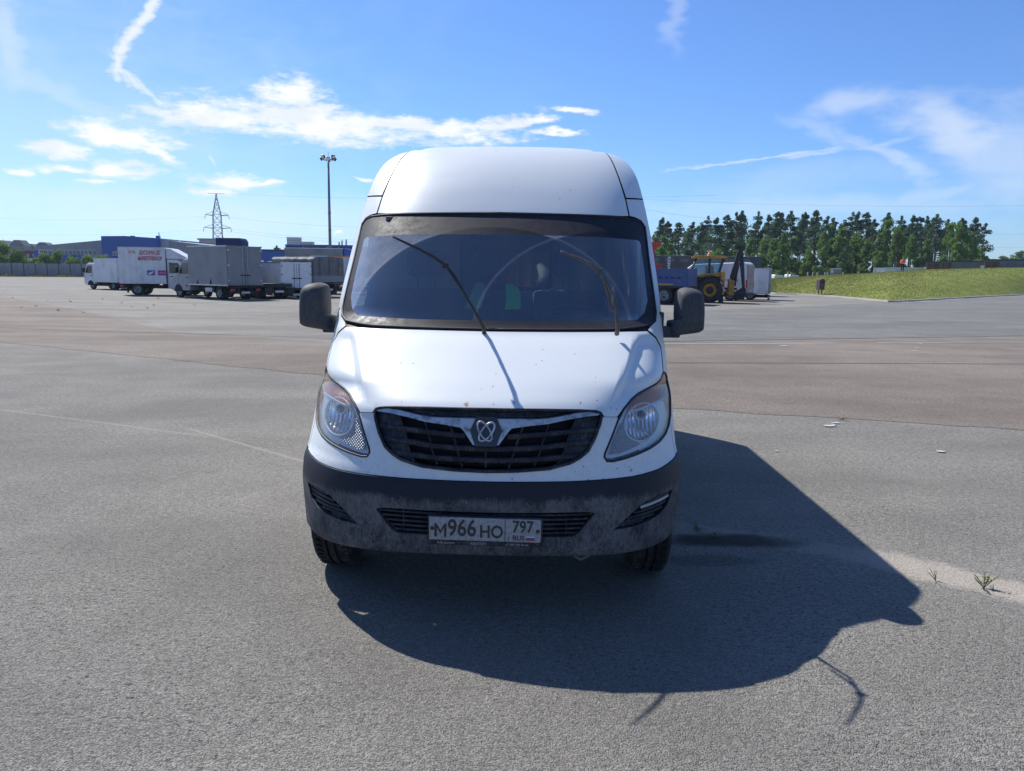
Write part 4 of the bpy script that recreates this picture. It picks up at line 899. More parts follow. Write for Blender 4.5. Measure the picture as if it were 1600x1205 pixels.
# white box truck with red lettering, from the side
t = thing('box_truck', 'white box truck with red lettering and two stickers on its side', 'truck')
ob = cargo_box(t, 2.62, 2.10, .72, 2.84, M_white, True, None, M_white, 8); chassis(t, 4.3, 2.1, (.95, 3.8), 1.7, .36, .21, .72, (0,)); cab(t, 2.70, GAZ, 1.98, M_white, GAZW, ((1.26, 1.34), (.74, 2.04)), .06, 3.8, .345, True, .8, (.08, 1.1))
b = MB(); bev_prism(b, [(2.64, 2.18), (3.9, 2.18), (3.7, 2.35), (2.9, 2.80), (2.64, 2.83)], 'y', -.95, .95, .05); b.build('wind_deflector', M_white, t)
M_rl = principled('red_lettering', (.42, .03, .05), .5)
def side_text(s, x, z, size, m, wd=1., bold=.0): return text_mesh(s, size, Matrix.Translation((x, -1.056, z)) @ FX, m, 'lettering', ob, .004, wd, bold)
side_text('ДОСТАВКА ДО', 1.78, 2.52, .30, M_rl, .53, .011); side_text('МАРКЕТПЛЕЙСОВ', 1.78, 2.18, .30, M_rl, .50, .011); side_text('ОО ОЬ.', .78, 2.55, .20, M_rl, .6, .004)
st_ = simple(ob, 'blue_sticker', principled('sticker_blue', (.02, .10, .42), .4), (1.58, -1.060, 1.20), (2.02, -1.052, 1.50)); st_['label'] = 'blue sticker with white and red stripes'
b = MB(); b.prism([(1.64, 1.25), (1.78, 1.25), (1.95, 1.40), (1.95, 1.45), (1.66, 1.34)], 'y', -1.064, -1.060); b.build('sticker_mark', M_white, ob)
b = MB(); b.prism([(1.80, 1.215), (1.99, 1.215), (1.97, 1.34)], 'y', -1.064, -1.060); b.build('sticker_mark', M_rl, ob)
st_ = simple(ob, 'magenta_sticker', principled('sticker_magenta', (.36, .02, .22), .4), (2.18, -1.060, 1.20), (2.64, -1.052, 1.50)); st_['label'] = 'magenta sticker with a white word'
side_text('wildberries', 2.41, 1.35, .10, M_white, .85).location.y = -.008
place(t, R_(9), (0, -1.05, 0), gnd(188, 461.6))

# small white truck in front of the fence
t = thing('box_truck', 'small white box truck on the far end beside the concrete fence', 'truck')
cargo_box(t, 2.62, 1.75, .56, 2.28, M_white, True, None, M_white); chassis(t, 3.5, 1.75, (.62, 3.0), 1.45, .30, .17, .56, (0,), True, False); cab(t, 2.69, PORT, 1.66, M_white, PORTW, ((1.18, 1.20), (.86, 1.84)), .06, 3.15, .30, True, .62, (.2, 1.1))
place(t, R_(152), (0, .875, 0), gnd(184.5, 453.6))

# bare chassis truck behind the grey one
t = thing('chassis_truck', 'dark bare truck chassis with red tail lamps between the grey and white trucks', 'truck')
chassis(t, 4.6, 2.0, (.9, 4.0), 1.65, .36, .21, .80, (0,)); simple(t, 'flat_deck', M_chas, (.2, -.95, .80), (3.2, .95, .86)); cab(t, 3.2, GAZ, 1.95, M_white, GAZW, ((1.26, 1.34), (.74, 2.04)), .06, 4.3, .345)
for s in (-1, 1): simple(t, 'spray_flap', M_black, (-.06, s * .72 - .22, .28), (-.03, s * .72 + .22, .66))
place(t, R_(138), (0, 1.0, 0), gnd(412, 468))
# white box truck with rear doors
t = thing('box_truck', 'low white box truck showing its rear doors behind the bare chassis', 'truck')
cargo_box(t, 3.4, 1.95, .60, 2.06, M_white, True, None, M_white, 0, M_grey); chassis(t, 4.4, 1.95, (.8, 3.9), 1.6, .34, .2, .60, (0,)); cab(t, 3.45, PORT, 1.75, M_white, PORTW, ((1.18, 1.20), (.86, 1.84)), .06, 3.9, .32)
place(t, R_(134), (0, .975, 0), gnd(440, 467))
# tarpaulin truck
t = thing('tarpaulin_truck', 'truck with a grey creased tarpaulin body behind the white box trucks', 'truck')
L, w = 4.2, 2.3; bd = MB()
nx, nz = 22, 8; ring = []
for i in range(nx + 1):
    x = L * i / nx; sag = .05 * abs(math.sin(math.pi * i / nx * 5)); row = []
    for (y, z) in ((-w / 2, 1.28), (-w / 2 - .01, 1.6), (-w / 2, 2.0), (-w / 2 + .02, 2.32), (-w / 2 + .12, 2.42), (0, 2.46), (w / 2 - .12, 2.42), (w / 2 - .02, 2.32), (w / 2, 2.0), (w / 2 + .01, 1.6), (w / 2, 1.28)):
        k = 1 if z > 2.3 else .4; row.append((x + random.uniform(-.02, .02), y + random.uniform(-.018, .018), z - sag * k))
    ring.append(row)
n = 11; bd.add([v for r in ring for v in r], [(i * n + j, i * n + j + 1, (i + 1) * n + j + 1, (i + 1) * n + j) for i in range(nx) for j in range(n - 1)], False); bd.add(ring[0], [tuple(range(n))]); bd.add(ring[-1], [tuple(range(n))]); tp = bd.build('tarpaulin', M_tarp, t)
for x in (.04, 1.4, 2.8): b = MB(); b.tube([(x, w / 2 + .015, 1.3), (x, w / 2 + .012, 2.3)], .014, 5); b.build('strap', M_chas, tp)
for y in (-.7, 0, .7): b = MB(); b.tube([(-.03, y, 1.3), (-.03, y, 2.35)], .012, 5); b.build('strap', M_chas, tp)
for s in (-1, 1): simple(t, 'side_board', M_grey, (0, s * (w / 2) - .02, .92), (L, s * (w / 2) + .02, 1.30))
simple(t, 'tail_board', M_grey, (-.03, -w / 2, .92), (.01, w / 2, 1.30)); simple(t, 'load_floor', M_chas, (0, -w / 2, .84), (L, w / 2, .92))
chassis(t, 5.6, w, (1.2, 4.9), 1.75, .40, .22, .84, (0,)); cab(t, 4.3, GAZ, 2.0, M_silver, GAZW, ((1.26, 1.34), (.74, 2.04)), .06, 5.3, .36)
place(t, R_(142), (0, w / 2, 0), gnd(491, 465))
# white box truck to the right of the tarpaulin
t = thing('box_truck', 'white box truck with an orange roof edge half hidden behind the tarpaulin truck', 'truck')
ob = cargo_box(t, 4.0, 2.2, .62, 2.60, M_white, True, None, M_white, 0); chassis(t, 5.6, 2.2, (1.0, 4.6), 1.75, .38, .22, .62, (0,)); cab(t, 4.1, GAZ, 2.0, M_white, GAZW, ((1.26, 1.34), (.74, 2.04)), .06, 5.0, .36)
simple(ob, 'orange_strip', principled('orange_strip', (.60, .16, .03), .5), (1.2, -1.14, 2.56), (4.0, -1.12, 2.63))
place(t, R_(6), (0, -1.1, 0), gnd(486, 459.5))
# big grey box truck with a blue cab
t = thing('box_truck', 'tall grey box truck with a blue cab fairing beyond the tarpaulin truck', 'truck')
cargo_box(t, 4.6, 2.4, .95, 3.36, M_grey, True, None, M_grey); chassis(t, 6.4, 2.4, (1.3, 5.4), 1.9, .45, .26, .95, (0,)); cab(t, 4.75, [(x * 1.1, z * 1.2) for x, z in PORT], 2.3, M_navy, [(x * 1.1, z * 1.2) for x, z in PORTW], ((1.30, 1.44), (.95, 2.2)), .06, 5.4, .45)
b = MB(); bev_prism(b, [(4.66, 2.40), (6.2, 2.40), (5.9, 2.75), (5.3, 3.25), (4.66, 3.40)], 'y', -1.1, 1.1, .06); b.build('roof_fairing', principled('bright_blue_paint', (.02, .08, .36), .3), t)
place(t, R_(3), (0, -1.2, 0), gnd(446, 453.5))
# tall navy trailer behind the grey truck
t = thing('semi_trailer', 'tall navy blue box trailer rising behind the grey box truck', 'trailer')
b = MB(); bev_prism(b, [(-.95, 1.0), (.95, 1.0), (.95, 3.86), (-.80, 3.86), (-.95, 3.62)], 'x', 0, 1.6, .05); b.build('trailer_body', M_navy, t)
for s in (-1, 1): simple(t, 'rear_door', M_navy, (-.03, min(s * .02, s * .9), 1.05), (.0, max(s * .02, s * .9), 3.6))
chassis(t, 2.4, 1.9, (.5, 1.5), 1.6, .48, .28, 1.0, (), True, False)
for s in (-1, 1): simple(t, 'landing_leg', M_chas, (2.2, s * .7 - .06, 0), (2.32, s * .7 + .06, .9))
c = at(340, 460, 57); place(t, R_(92), (0, .95, 0), (c.x, 57, 0))

# ------------------------------------------------------------------ vehicles on the other side of the yard
M_blue = worn('faded_blue_paint', (.035, .07, .22), (.10, .12, .18), .55, 1.6, .8); M_yel = worn('dirty_yellow_paint', (.55, .27, .02), (.20, .12, .04), .45, 3, .7); M_hyd = worn('greasy_black_steel', (.015, .015, .02), (.06, .055, .05), .55, 5, .6)
t = thing('flatbed_truck', 'faded blue dropside truck half hidden behind the right wing mirror', 'truck')
L, w = 5.2, 2.45
simple(t, 'load_floor', M_chas, (0, -w / 2, .92), (L, w / 2, 1.02))
for s in (-1, 1):
    for i, (z0, z1) in enumerate(((1.02, 1.33), (1.335, 1.645), (1.65, 1.96))):
        simple(t, 'side_board', M_blue, (.08, s * w / 2 - .025, z0), (2.5, s * w / 2 + .025, z1), .008); simple(t, 'side_board', M_blue, (2.66, s * w / 2 - .025, z0), (L, s * w / 2 + .025, z1), .008)
    for x in (0, 2.52, L): simple(t, 'corner_post', M_blue, (x, s * w / 2 - .05, .85), (x + .13, s * w / 2 + .05, 2.0))
    for k in range(6): simple(t, 'stamped_rib', M_navy, (.35 + k * .34, s * (w / 2 + .026) - .006, 1.42), (.57 + k * .34, s * (w / 2 + .026) + .006, 1.53))
    simple(t, 'reflector_strip', M_yel, (.75, s * (w / 2 + .03) - .004, 1.08), (1.95, s * (w / 2 + .03) + .004, 1.15))
for z0, z1 in ((1.02, 1.33), (1.335, 1.645), (1.65, 1.96)): simple(t, 'tail_board', M_blue, (-.03, -w / 2 + .06, z0), (.02, w / 2 - .06, z1), .008)
chassis(t, 7.4, w, (1.3, 2.6, 6.4), 2.0, .50, .28, .92, (0, 1)); simple(t, 'tool_box', M_grey, (3.3, w / 2 - .5, .52), (4.0, w / 2 - .02, .90), .01)
cab(t, 5.45, [(x * 1.5, z * 1.42) for x, z in PORT], 2.4, principled('orange_cab_paint', (.42, .08, .02), .4), [(x * 1.5, z * 1.42) for x, z in PORTW], ((1.77, 1.70), (1.30, 2.6)), .08, 6.4, .5)
place(t, R_(155), (0, w / 2, 0), gnd(1072, 477))
# red hopper crane beyond it
t = thing('concrete_hopper', 'red steel hopper standing on legs behind the blue dropside truck', 'hopper')
M_rd = worn('red_paint', (.42, .04, .03), (.20, .06, .04), .5, 3, .7)
b = MB(); b.add([(-.5, -.5, 3.78), (.5, -.5, 3.78), (.5, .5, 3.78), (-.5, .5, 3.78), (-.08, -.08, 3.22), (.08, -.08, 3.22), (.08, .08, 3.22), (-.08, .08, 3.22)], [(0, 1, 5, 4), (1, 2, 6, 5), (2, 3, 7, 6), (3, 0, 4, 7)]); b.build('funnel', M_rd, t)
simple(t, 'motor_box', M_rd, (-.55, -.5, 1.7), (.52, .5, 2.35), .04); simple(t, 'chute', M_rd, (-.09, -.09, 2.3), (.09, .09, 3.3))
for sx in (-1, 1):
    for sy in (-1, 1): b = MB(); b.tube([(sx * .6, sy * .6, 0), (sx * .45, sy * .4, 1.75)], .06, 6); b.build('leg', M_rd, t)
c = at(1018, 470, 53); t.location = (c.x, 53, 0)
# backhoe loader
t = thing('backhoe_loader', 'yellow and black backhoe loader with its digging arm folded upright', 'backhoe')
def oneside(lst): return lst
M_bg = mat('cab_glass', glass_fn((.55, .68, .74), False))
b = MB(); bev_prism(b, [(1.0, .75), (4.4, .75), (4.6, 1.0), (4.5, 1.45), (2.7, 1.62), (2.6, 1.30), (1.0, 1.20)], 'y', -.55, .55, .05); b.build('bonnet', M_yel, t)
b = MB(); bev_prism(b, [(.9, 1.22), (2.75, 1.22), (2.75, 1.52), (.9, 1.66)], 'y', -.85, .85, .03); b.build('cab_base', M_hyd, t)
b = MB(); bev_prism(b, [(.82, 1.56), (2.75, 1.50), (2.75, 1.60), (.82, 1.84), (.78, 1.76)], 'y', -.88, .88, .02); b.build('yellow_sill', M_yel, t)
for s in (-1, 1):
    for p0, p1 in (((.95, 1.75), (.72, 2.62)), ((1.55, 1.70), (1.50, 2.66)), ((2.70, 1.55), (2.30, 2.66))):
        b = MB(); b.tube([(p0[0], s * .82, p0[1]), (p1[0], s * .76, p1[1])], .055, 6); b.build('cab_pillar', M_hyd, t)
    b = MB(); b.add([(.97, s * .81, 1.82), (1.50, s * .81, 1.76), (1.47, s * .77, 2.62), (.76, s * .77, 2.58)], [(0, 1, 2, 3)]); b.build('side_window', M_bg, t)
    b = MB(); b.add([(1.60, s * .81, 1.74), (2.62, s * .81, 1.62), (2.28, s * .77, 2.62), (1.55, s * .77, 2.62)], [(0, 1, 2, 3)]); b.build('side_window', M_bg, t)
b = MB(); b.add([(.93, -.76, 1.85), (.93, .76, 1.85), (.72, .7, 2.6), (.72, -.7, 2.6)], [(0, 1, 2, 3)]); b.build('rear_window', M_bg, t)
b = MB(); bev_prism(b, [(.55, 2.62), (2.55, 2.64), (2.62, 2.70), (2.40, 2.80), (.70, 2.78), (.52, 2.70)], 'y', -.86, .86, .03); b.build('cab_roof', M_yel, t)
b = MB(); b.lathe([(.09, 2.78), (.09, 2.90), (.05, 2.97), (.001, 2.98)], 12, Matrix.Translation((1.55, .1, 0))); b.build('beacon', principled('orange_beacon', (.75, .20, .01), .25), t)
simple(t, 'seat', M_seat, (1.25, -.26, 1.62), (1.75, .26, 2.2), .06)
for x, r, w_ in ((1.45, .76, .42), (4.05, .50, .32)):
    for s in (-1, 1):
        h = wheel(t, (x, s * (.90 if r > .6 else .85), r), r, w_, M_yel, s, 'wheel', False, 'y', .50); b = MB(); b.lathe([(r * .30, w_ * .36), (r * .26, w_ * .47), (.001, w_ * .48)], 16, Matrix.Rotation(math.pi / 2, 4, 'Y')); b.build('hub', M_hyd, h)
for s in (-1, 1):
    b = MB(); ar = [(1.45 + .84 * math.cos(a), .76 + .84 * math.sin(a)) for a in [R_(20) + R_(140) * k / 8 for k in range(9)]]; ar2 = [(1.45 + .88 * math.cos(a), .76 + .88 * math.sin(a)) for a in [R_(20) + R_(140) * k / 8 for k in range(9)]]
    b.prism(ar + ar2[::-1], 'y', s * .62, s * 1.12); b.build('mudguard', M_hyd, t)
    l = simple(t, 'stabiliser', M_yel, (.62, s * .95 - .12, .50), (.86, s * .95 + .12, 1.85), .02); simple(l, 'leg_foot', M_chas, (.65, s * .95 - .09, .0), (.83, s * .95 + .09, .55)); 
    for k in range(4):
        b = MB(); b.prism([(.62, .82 + k * .14), (.86, .92 + k * .14), (.86, .98 + k * .14), (.62, .88 + k * .14)], 'y', s * 1.071, s * 1.075); b.build('warning_stripe', M_rl if k % 2 else M_white, l)
b = MB()
for z in (.55, .95, 1.30): b.box((0.22, -.95, z), (0.36, .95, z + .10))
for y in (-.6, 0, .6): b.box((0.24, y - .05, .45), (0.34, y + .05, 1.42))
b.build('rear_frame', M_yel, t)
simple(t, 'kingpost', M_yel, (0.0, -.22, .42), (.28, .22, 1.35), .03)
b = MB(); bev_prism(b, [(0.14, 0.95), (0.28, 1.55), (-0.1, 3.12), (-0.26, 3.16), (-0.34, 3.0), (-0.16, 1.75), (-0.1, 1.0)], 'y', -.15, .15, .03); b.build('boom', M_hyd, t)
b = MB(); bev_prism(b, [(-0.16, 3.2), (-0.4, 3.18), (-0.52, 2.2), (-0.64, 0.85), (-0.48, 0.8), (-0.3, 2.1)], 'y', -.11, .11, .03); b.build('dipper_arm', M_hyd, t)
for (p0, p1) in (((.0, .12, 1.3), (-.32, .12, 2.75)), ((.2, -.14, 1.55), (-.12, -.14, 2.5))): b = MB(); b.tube([p0, p1], .05, 8); b.build('hydraulic_ram', M_hyd, t)
b = MB(); bev_prism(b, [(-0.68, 0.9), (-0.42, 0.92), (-0.12, 0.7), (-0.05, 0.42), (-0.3, 0.2), (-0.6, 0.24), (-0.7, 0.5)], 'y', -.32, .32, .04); b.build('bucket', M_hyd, t)
for k in range(4): simple(t, 'bucket_tooth', M_hyd, (-.12, -.28 + k * .17, .34), (.06, -.23 + k * .17, .42))
b = MB(); bev_prism(b, [(5.1, .05), (6.0, .05), (5.9, .25), (5.45, .75), (5.1, .95)], 'y', -1.1, 1.1, .03); b.build('loader_bucket', M_yel, t)
for s in (-1, 1): b = MB(); b.tube([(2.9, s * .62, 1.45), (4.5, s * .62, 1.1), (5.15, s * .62, .6)], .09, 6); b.build('loader_arm', M_yel, t)
place(t, R_(168), (1.45, .90, 0), gnd(1108, 473.3))
# white panel van with dusty rear doors
VANP = [(0, .40), (5.2, .36), (5.5, .42), (5.55, .85), (5.35, 1.1), (4.75, 1.28), (4.0, 2.05), (3.6, 2.35), (.25, 2.50), (.04, 2.40)]
def panel_van(label, rz, local, world, paint, rear, group=None, sc=1., sx=1.):
    t = thing('panel_van', label, 'van', group=group); b = MB(); bev_prism(b, VANP, 'y', -.95, .95, .10, 3); body = b.build('body', paint, t)
    for s in (-1, 1):
        b = MB(); b.prism([(3.72, 1.38), (4.55, 1.33), (4.05, 1.92), (3.72, 1.98)], 'y', s * .93, s * .956); b.build('side_window', M_tglass, body)
        simple(t, 'rear_door', rear, (-.035, min(s * .01, s * .86), .52), (.03, max(s * .01, s * .86), 2.32), .02)
        simple(t, 'tail_lamp', M_red, (-.04, s * .89 - .05, .85), (.10, s * .89 + .05, 1.35), .01); simple(t, 'mirror', M_black, (4.4, s * 1.06 - .09, 1.35), (4.5, s * 1.06 + .09, 1.65), .03)
        simple(t, 'side_moulding', M_plast, (.6, s * .955 - .012, .72), (3.6, s * .955 + .012, .86)); simple(t, 'sliding_door_rail', M_chas, (.5, s * .952 - .008, 1.32), (2.3, s * .952 + .008, 1.36))
        for x in (1.05, 4.6):
            wheel(t, (x, s * .82, .34), .34, .22, None, s, 'wheel', False, 'y'); b = MB(); ar = [(x + .42 * math.cos(a), .34 + .42 * math.sin(a)) for a in [math.pi * k / 10 for k in range(11)]]; b.prism(ar, 'y', s * .7, s * .954); b.build('wheel_arch', M_dark, body)
    b = MB(); b.add([(4.79, -.84, 1.33), (4.79, .84, 1.33), (4.06, .78, 2.04), (4.06, -.78, 2.04)], [(0, 1, 2, 3)]); b.build('windscreen', M_tglass, body)
    simple(t, 'rear_bumper', M_plast, (-.08, -.92, .36), (.06, .92, .52), .03); simple(t, 'number_plate', M_plate2, (-.05, -.26, .62), (-.03, .26, .73))
    for k, z in enumerate((1.05, 1.5)): simple(t, 'door_handle', M_black, (-.05, .06, z), (-.03, .12, z + .14))
    t.scale = (sx, sc, sc); place(t, rz, local, world); return t
panel_van('white panel van with dusty pinkish rear doors beside the backhoe loader', R_(150), (0, .95, 0), gnd(1165, 471), M_white, worn('dusty_pink_door', (.40, .27, .24), (.28, .20, .18), .6, 2, .7))
# white box trailer
t = thing('box_trailer', 'white box trailer with grey rear doors next to the grass bank', 'trailer')
cargo_box(t, 3.4, 1.9, .42, 2.14, M_white, True, None, M_grey); chassis(t, 3.9, 1.9, (1.2, 2.0), 1.62, .33, .19, .46, (), True, False)
b = MB(); b.tube([(3.4, -.6, .45), (4.9, 0, .42)], .05, 6); b.tube([(3.4, .6, .45), (4.9, 0, .42)], .05, 6); b.build('drawbar', M_chas, t)
place(t, R_(158), (0, .95, 0), gnd(1200, 469.5))
# dark box-bodied truck behind
t = thing('box_body_truck', 'long dark grey box-bodied truck with small windows below the pines', 'truck')
M_olive = worn('dark_grey_box', (.060, .064, .066), (.10, .10, .095), .6, 1.2, .7)
ob = simple(t, 'box_body', M_olive, (0, -1.25, 1.05), (8.8, 1.25, 3.16), .06)
for k in range(7):
    x = .7 + k * 1.2; simple(ob, 'panel_rib', M_olive, (x - .03, 1.245, 1.1), (x + .03, 1.275, 3.1)); simple(ob, 'window', M_tglass, (x + .25, 1.246, 2.65), (x + .95, 1.262, 2.95)); 
    if k % 2 == 0: simple(ob, 'hatch', M_olive, (x + .2, 1.246, 1.4), (x + 1.0, 1.27, 1.95), .01)
for k in range(3):
    simple(ob, 'end_window', M_tglass, (-.012, .3 - k * .5, 2.5), (.0, .6 - k * .5, 2.9)); simple(ob, 'end_window', M_tglass, (-.012, .3 - k * .5, 1.5), (.0, .6 - k * .5, 1.9))
simple(ob, 'end_panel', worn('pale_end_panel', (.13, .13, .115), (.09, .09, .085), .6, 2, .6), (-.01, -1.2, 1.1), (.004, 1.2, 3.1))
chassis(t, 11, 2.5, (1.5, 2.8, 8.9), 2.0, .52, .3, 1.05, (0, 1)); cab(t, 9.0, [(x * 1.4, z * 1.4) for x, z in PORT], 2.3, M_olive, [(x * 1.4, z * 1.4) for x, z in PORTW], ((1.65, 1.68), (1.2, 2.57)), .07, 9.6, .5)
text_mesh('KAMAZ', .34, Matrix.Translation((7.35, 1.28, 2.45)) @ Matrix.Rotation(math.pi, 4, 'Z') @ FX @ Matrix.Rotation(R_(-90), 4, 'Z'), M_white, 'lettering', ob, .006, 1.1, .01)
c = at(1187, 470, 63); place(t, R_(172), (0, 1.25, 0), (c.x, 63, 0))

# ================================================================== beyond the yard, to the left: fence, bushes, works, mast, pylon
ORD = ['first', 'second', 'third', 'fourth', 'fifth', 'sixth', 'seventh', 'eighth', 'ninth', 'tenth', 'eleventh', 'twelfth', 'thirteenth', 'fourteenth', 'fifteenth', 'sixteenth', 'seventeenth', 'eighteenth', 'nineteenth', 'twentieth'] + ['twenty-' + w for w in ('first', 'second', 'third', 'fourth', 'fifth', 'sixth', 'seventh', 'eighth', 'ninth')] + ['thirtieth'] + ['thirty-' + w for w in ('first', 'second', 'third', 'fourth', 'fifth')]
def leaf_fn(dark, light, yellow):
    def fn(t, p, co):
        oi = t.n('ShaderNodeObjectInfo').outputs['Random']; n = t.noise(co, .8, 4); g = t.n('ShaderNodeNewGeometry').outputs['Random Per Island']
        c = t.mix(t.mr(t.m('ADD', t.m('MULTIPLY', n, .6), t.m('MULTIPLY', g, .5)), .2, .85, 0, 1, False), dark, light)
        c = t.mix(t.m('MULTIPLY', oi, .45), c, yellow)
        d = t.n('ShaderNodeBsdfDiffuse', i_Color=c).outputs[0]; tr = t.n('ShaderNodeBsdfTranslucent', i_Color=t.mix(.4, c, yellow)).outputs[0]
        return t.n('ShaderNodeMixShader', i_0=.35, i_1=d, i_2=tr).outputs[0]
    return fn
M_pine = mat('pine_needles', leaf_fn((.045, .080, .044), (.115, .165, .078), (.09, .14, .06))); M_leaf = mat('broad_leaves', leaf_fn((.08, .155, .04), (.19, .30, .08), (.20, .28, .08)))
M_bark = worn('bark', (.10, .075, .055), (.05, .04, .032), .9, 6, .8); M_pbark = worn('pine_bark', (.16, .10, .065), (.07, .055, .045), .9, 3, .8)
def leaves(rng, blobs, size, flat=.0):
    """small leaf faces spread through a set of lumps (centre, radii, count)"""
    V = []; n = 0
    for (c, r, k) in blobs:
        u = rng.normal(size=(k, 3)); u /= np.linalg.norm(u, axis=1)[:, None]; rad = rng.uniform(.35, 1.05, (k, 1)) ** .6
        ctr = np.array(c) + u * rad * np.array(r)
        a = rng.normal(size=(k, 3)); a[:, 2] *= (1 - flat); a /= np.linalg.norm(a, axis=1)[:, None]
        b = np.cross(a, rng.normal(size=(k, 3))); b /= np.linalg.norm(b, axis=1)[:, None]
        s = size * rng.uniform(.6, 1.3, (k, 1)); V.append(np.stack([ctr - a * s, ctr - b * s * .55, ctr + a * s, ctr + b * s * .55], 1).reshape(-1, 3)); n += k
    V = np.concatenate(V); return V, np.arange(4 * n).reshape(-1, 4)
def mesh_np(name, V, F, m):
    me = bpy.data.meshes.new(name); me.vertices.add(len(V)); me.vertices.foreach_set('co', V.astype(np.float32).ravel())
    me.loops.add(F.size); me.loops.foreach_set('vertex_index', F.astype(np.int32).ravel()); me.polygons.add(len(F)); me.polygons.foreach_set('loop_start', np.arange(0, F.size, F.shape[1], dtype=np.int32)); me.polygons.foreach_set('loop_total', np.full(len(F), F.shape[1], np.int32))
    me.update(); me.validate(); me.materials.append(m); return me
def obj_of(me, name, parent=None):
    o = bpy.data.objects.new(name, me); COL.objects.link(o); o.parent = parent; return o
def pine_meshes(seed, h=14.):
    rng = np.random.default_rng(seed); blobs = []; br = MB(); lean = rng.uniform(-.4, .4, 2)
    tr = MB(); tr.tube([(0, 0, -.5), (lean[0] * .3, lean[1] * .3, h * .4), (lean[0], lean[1], h * .97)], [.20, .15, .03], 7)
    z = h * rng.uniform(.36, .5)
    while z < h * .96:
        f = (z / h - .36) / .62; reach = (1.8 * (1 - f) ** .7 + .32) * rng.uniform(.7, 1.2) * (1. if f > .15 else .7)
        for k in range(rng.integers(3, 5)):
            a = rng.uniform(0, 2 * math.pi); L = reach * rng.uniform(.55, 1.1); p0 = Vector((lean[0] * z / h, lean[1] * z / h, z)); p1 = p0 + Vector((math.cos(a) * L, math.sin(a) * L, rng.uniform(-.1, .35) * L))
            tr.tube([p0, p1], [.045, .015], 4, False)
            for q, kk in ((.55, 20), (.95, 36)):
                c = p0.lerp(p1, q); blobs.append((tuple(c), (.58 * L / 1.4 + .2, .58 * L / 1.4 + .2, .36 + .18 * L), kk))
        z += h * rng.uniform(.04, .075)
    blobs.append(((lean[0], lean[1], h * .97), (.3, .3, .5), 60))
    V, F = leaves(rng, blobs, .21, .3); t = tr.build('trunk', M_pbark); me = t.data; bpy.data.objects.remove(t); return me, mesh_np('crown', V, F, M_pine)
def broad_meshes(seed, h=9., w=3.4, low=.12, mat_=None, size=.24, dens=1.):
    rng = np.random.default_rng(seed); blobs = []; tr = MB(); tr.tube([(0, 0, -.5), (.1, 0, h * .35), (.0, .1, h * .8)], [.20 * w / 3, .13 * w / 3, .03], 7)
    for k in range(26):
        f = rng.uniform(low, 1.); a = rng.uniform(0, 2 * math.pi); rr = w / 2 * math.sin(math.pi * min(1, f * .80 + .16)) * rng.uniform(.3, 1.)
        c = (rr * math.cos(a), rr * math.sin(a), h * f * .92); r = w * rng.uniform(.13, .24); blobs.append((c, (r, r, r * .85), int(95 * dens)))
        if k % 2: tr.tube([(0, 0, h * f * .5), c], [.05, .015], 4, False)
    V, F = leaves(rng, blobs, size, 0); t = tr.build('trunk', M_bark); me = t.data; bpy.data.objects.remove(t); return me, mesh_np('crown', V, F, mat_ or M_leaf)
def tree(name, meshes, loc, sx, sz, rz, label, cat, group):
    o = thing(name, label, cat, loc, rz, group); o.scale = (sx, sx, sz)
    obj_of(meshes[0], 'trunk', o); obj_of(meshes[1], 'crown', o); return o
BROAD = [broad_meshes(20 + k) for k in range(4)]; PINE = [pine_meshes(40 + k) for k in range(5)]; BUSH = [broad_meshes(60 + k, 3., 3.6, .05, None, .16, 1.2) for k in range(3)]

# concrete panel fence
M_conc = worn('weathered_concrete', (.27, .275, .285), (.15, .15, .155), .85, .9, .8, bumpy=.2)
A = gnd(0, 432.2); B = gnd(131, 433.0); d = Vector((B.x - A.x, B.y - A.y, 0)).normalized(); fz = math.atan2(d.y, d.x)
fe = thing('concrete_fence', 'long grey fence of concrete panels along the far edge of the yard', 'fence', (A.x, A.y, 0), fz)
pw_ = 1.55
pnl = None
for k in range(-8, 26):
    x = k * pw_
    if pnl is None:
        b = MB(); b.rbox((.09, -.05, .05), (pw_ - .09, .05, .99), .02); b.rbox((.09, -.05, 1.07), (pw_ - .09, .05, 2.02), .02); b.box((.09, .0, .9), (pw_ - .09, .03, 1.2)); pnl = b.build('panel', M_conc, fe); pnl.location = (x, 0, 0)
        b = MB(); b.rbox((-.12, .03, -.2), (.12, .16, 1.98), .015); post = b.build('post', worn('dark_concrete', (.13, .132, .138), (.09, .09, .092), .9, 1., .6), fe); post.location = (x, 0, 0)
    else:
        for src in (pnl, post): c = src.copy(); COL.objects.link(c); c.parent = fe; c.location = (x, random.uniform(-.02, .02), random.uniform(-.03, .03))
# verge at the foot of the fence
M_grass = mat('grass_blades', leaf_fn((.13, .155, .032), (.21, .225, .07), (.22, .205, .08)))
rng = np.random.default_rng(3); n = 5000
px_ = rng.uniform(-14, 40, n); py_ = -rng.uniform(.1, 1., n) ** 1.5 * 2.6; hh = rng.uniform(.10, .38, n) * (1.1 + .6 * np.sin(px_ * 1.7))
bx_ = A.x + d.x * px_ - d.y * py_; by_ = A.y + d.y * px_ + d.x * py_; wd = rng.uniform(.04, .10, n)
V = np.stack([np.stack([bx_ - wd, by_, np.zeros(n)], 1), np.stack([bx_ + wd, by_, np.zeros(n)], 1), np.stack([bx_ + rng.normal(0, .1, n), by_ + rng.normal(0, .1, n), hh], 1)], 1).reshape(-1, 3)
tag(obj_of(mesh_np('grass_verge', V, np.arange(3 * n).reshape(-1, 3), M_grass), 'grass_verge'), 'strip of rough grass along the foot of the concrete fence', 'grass', kind='stuff')
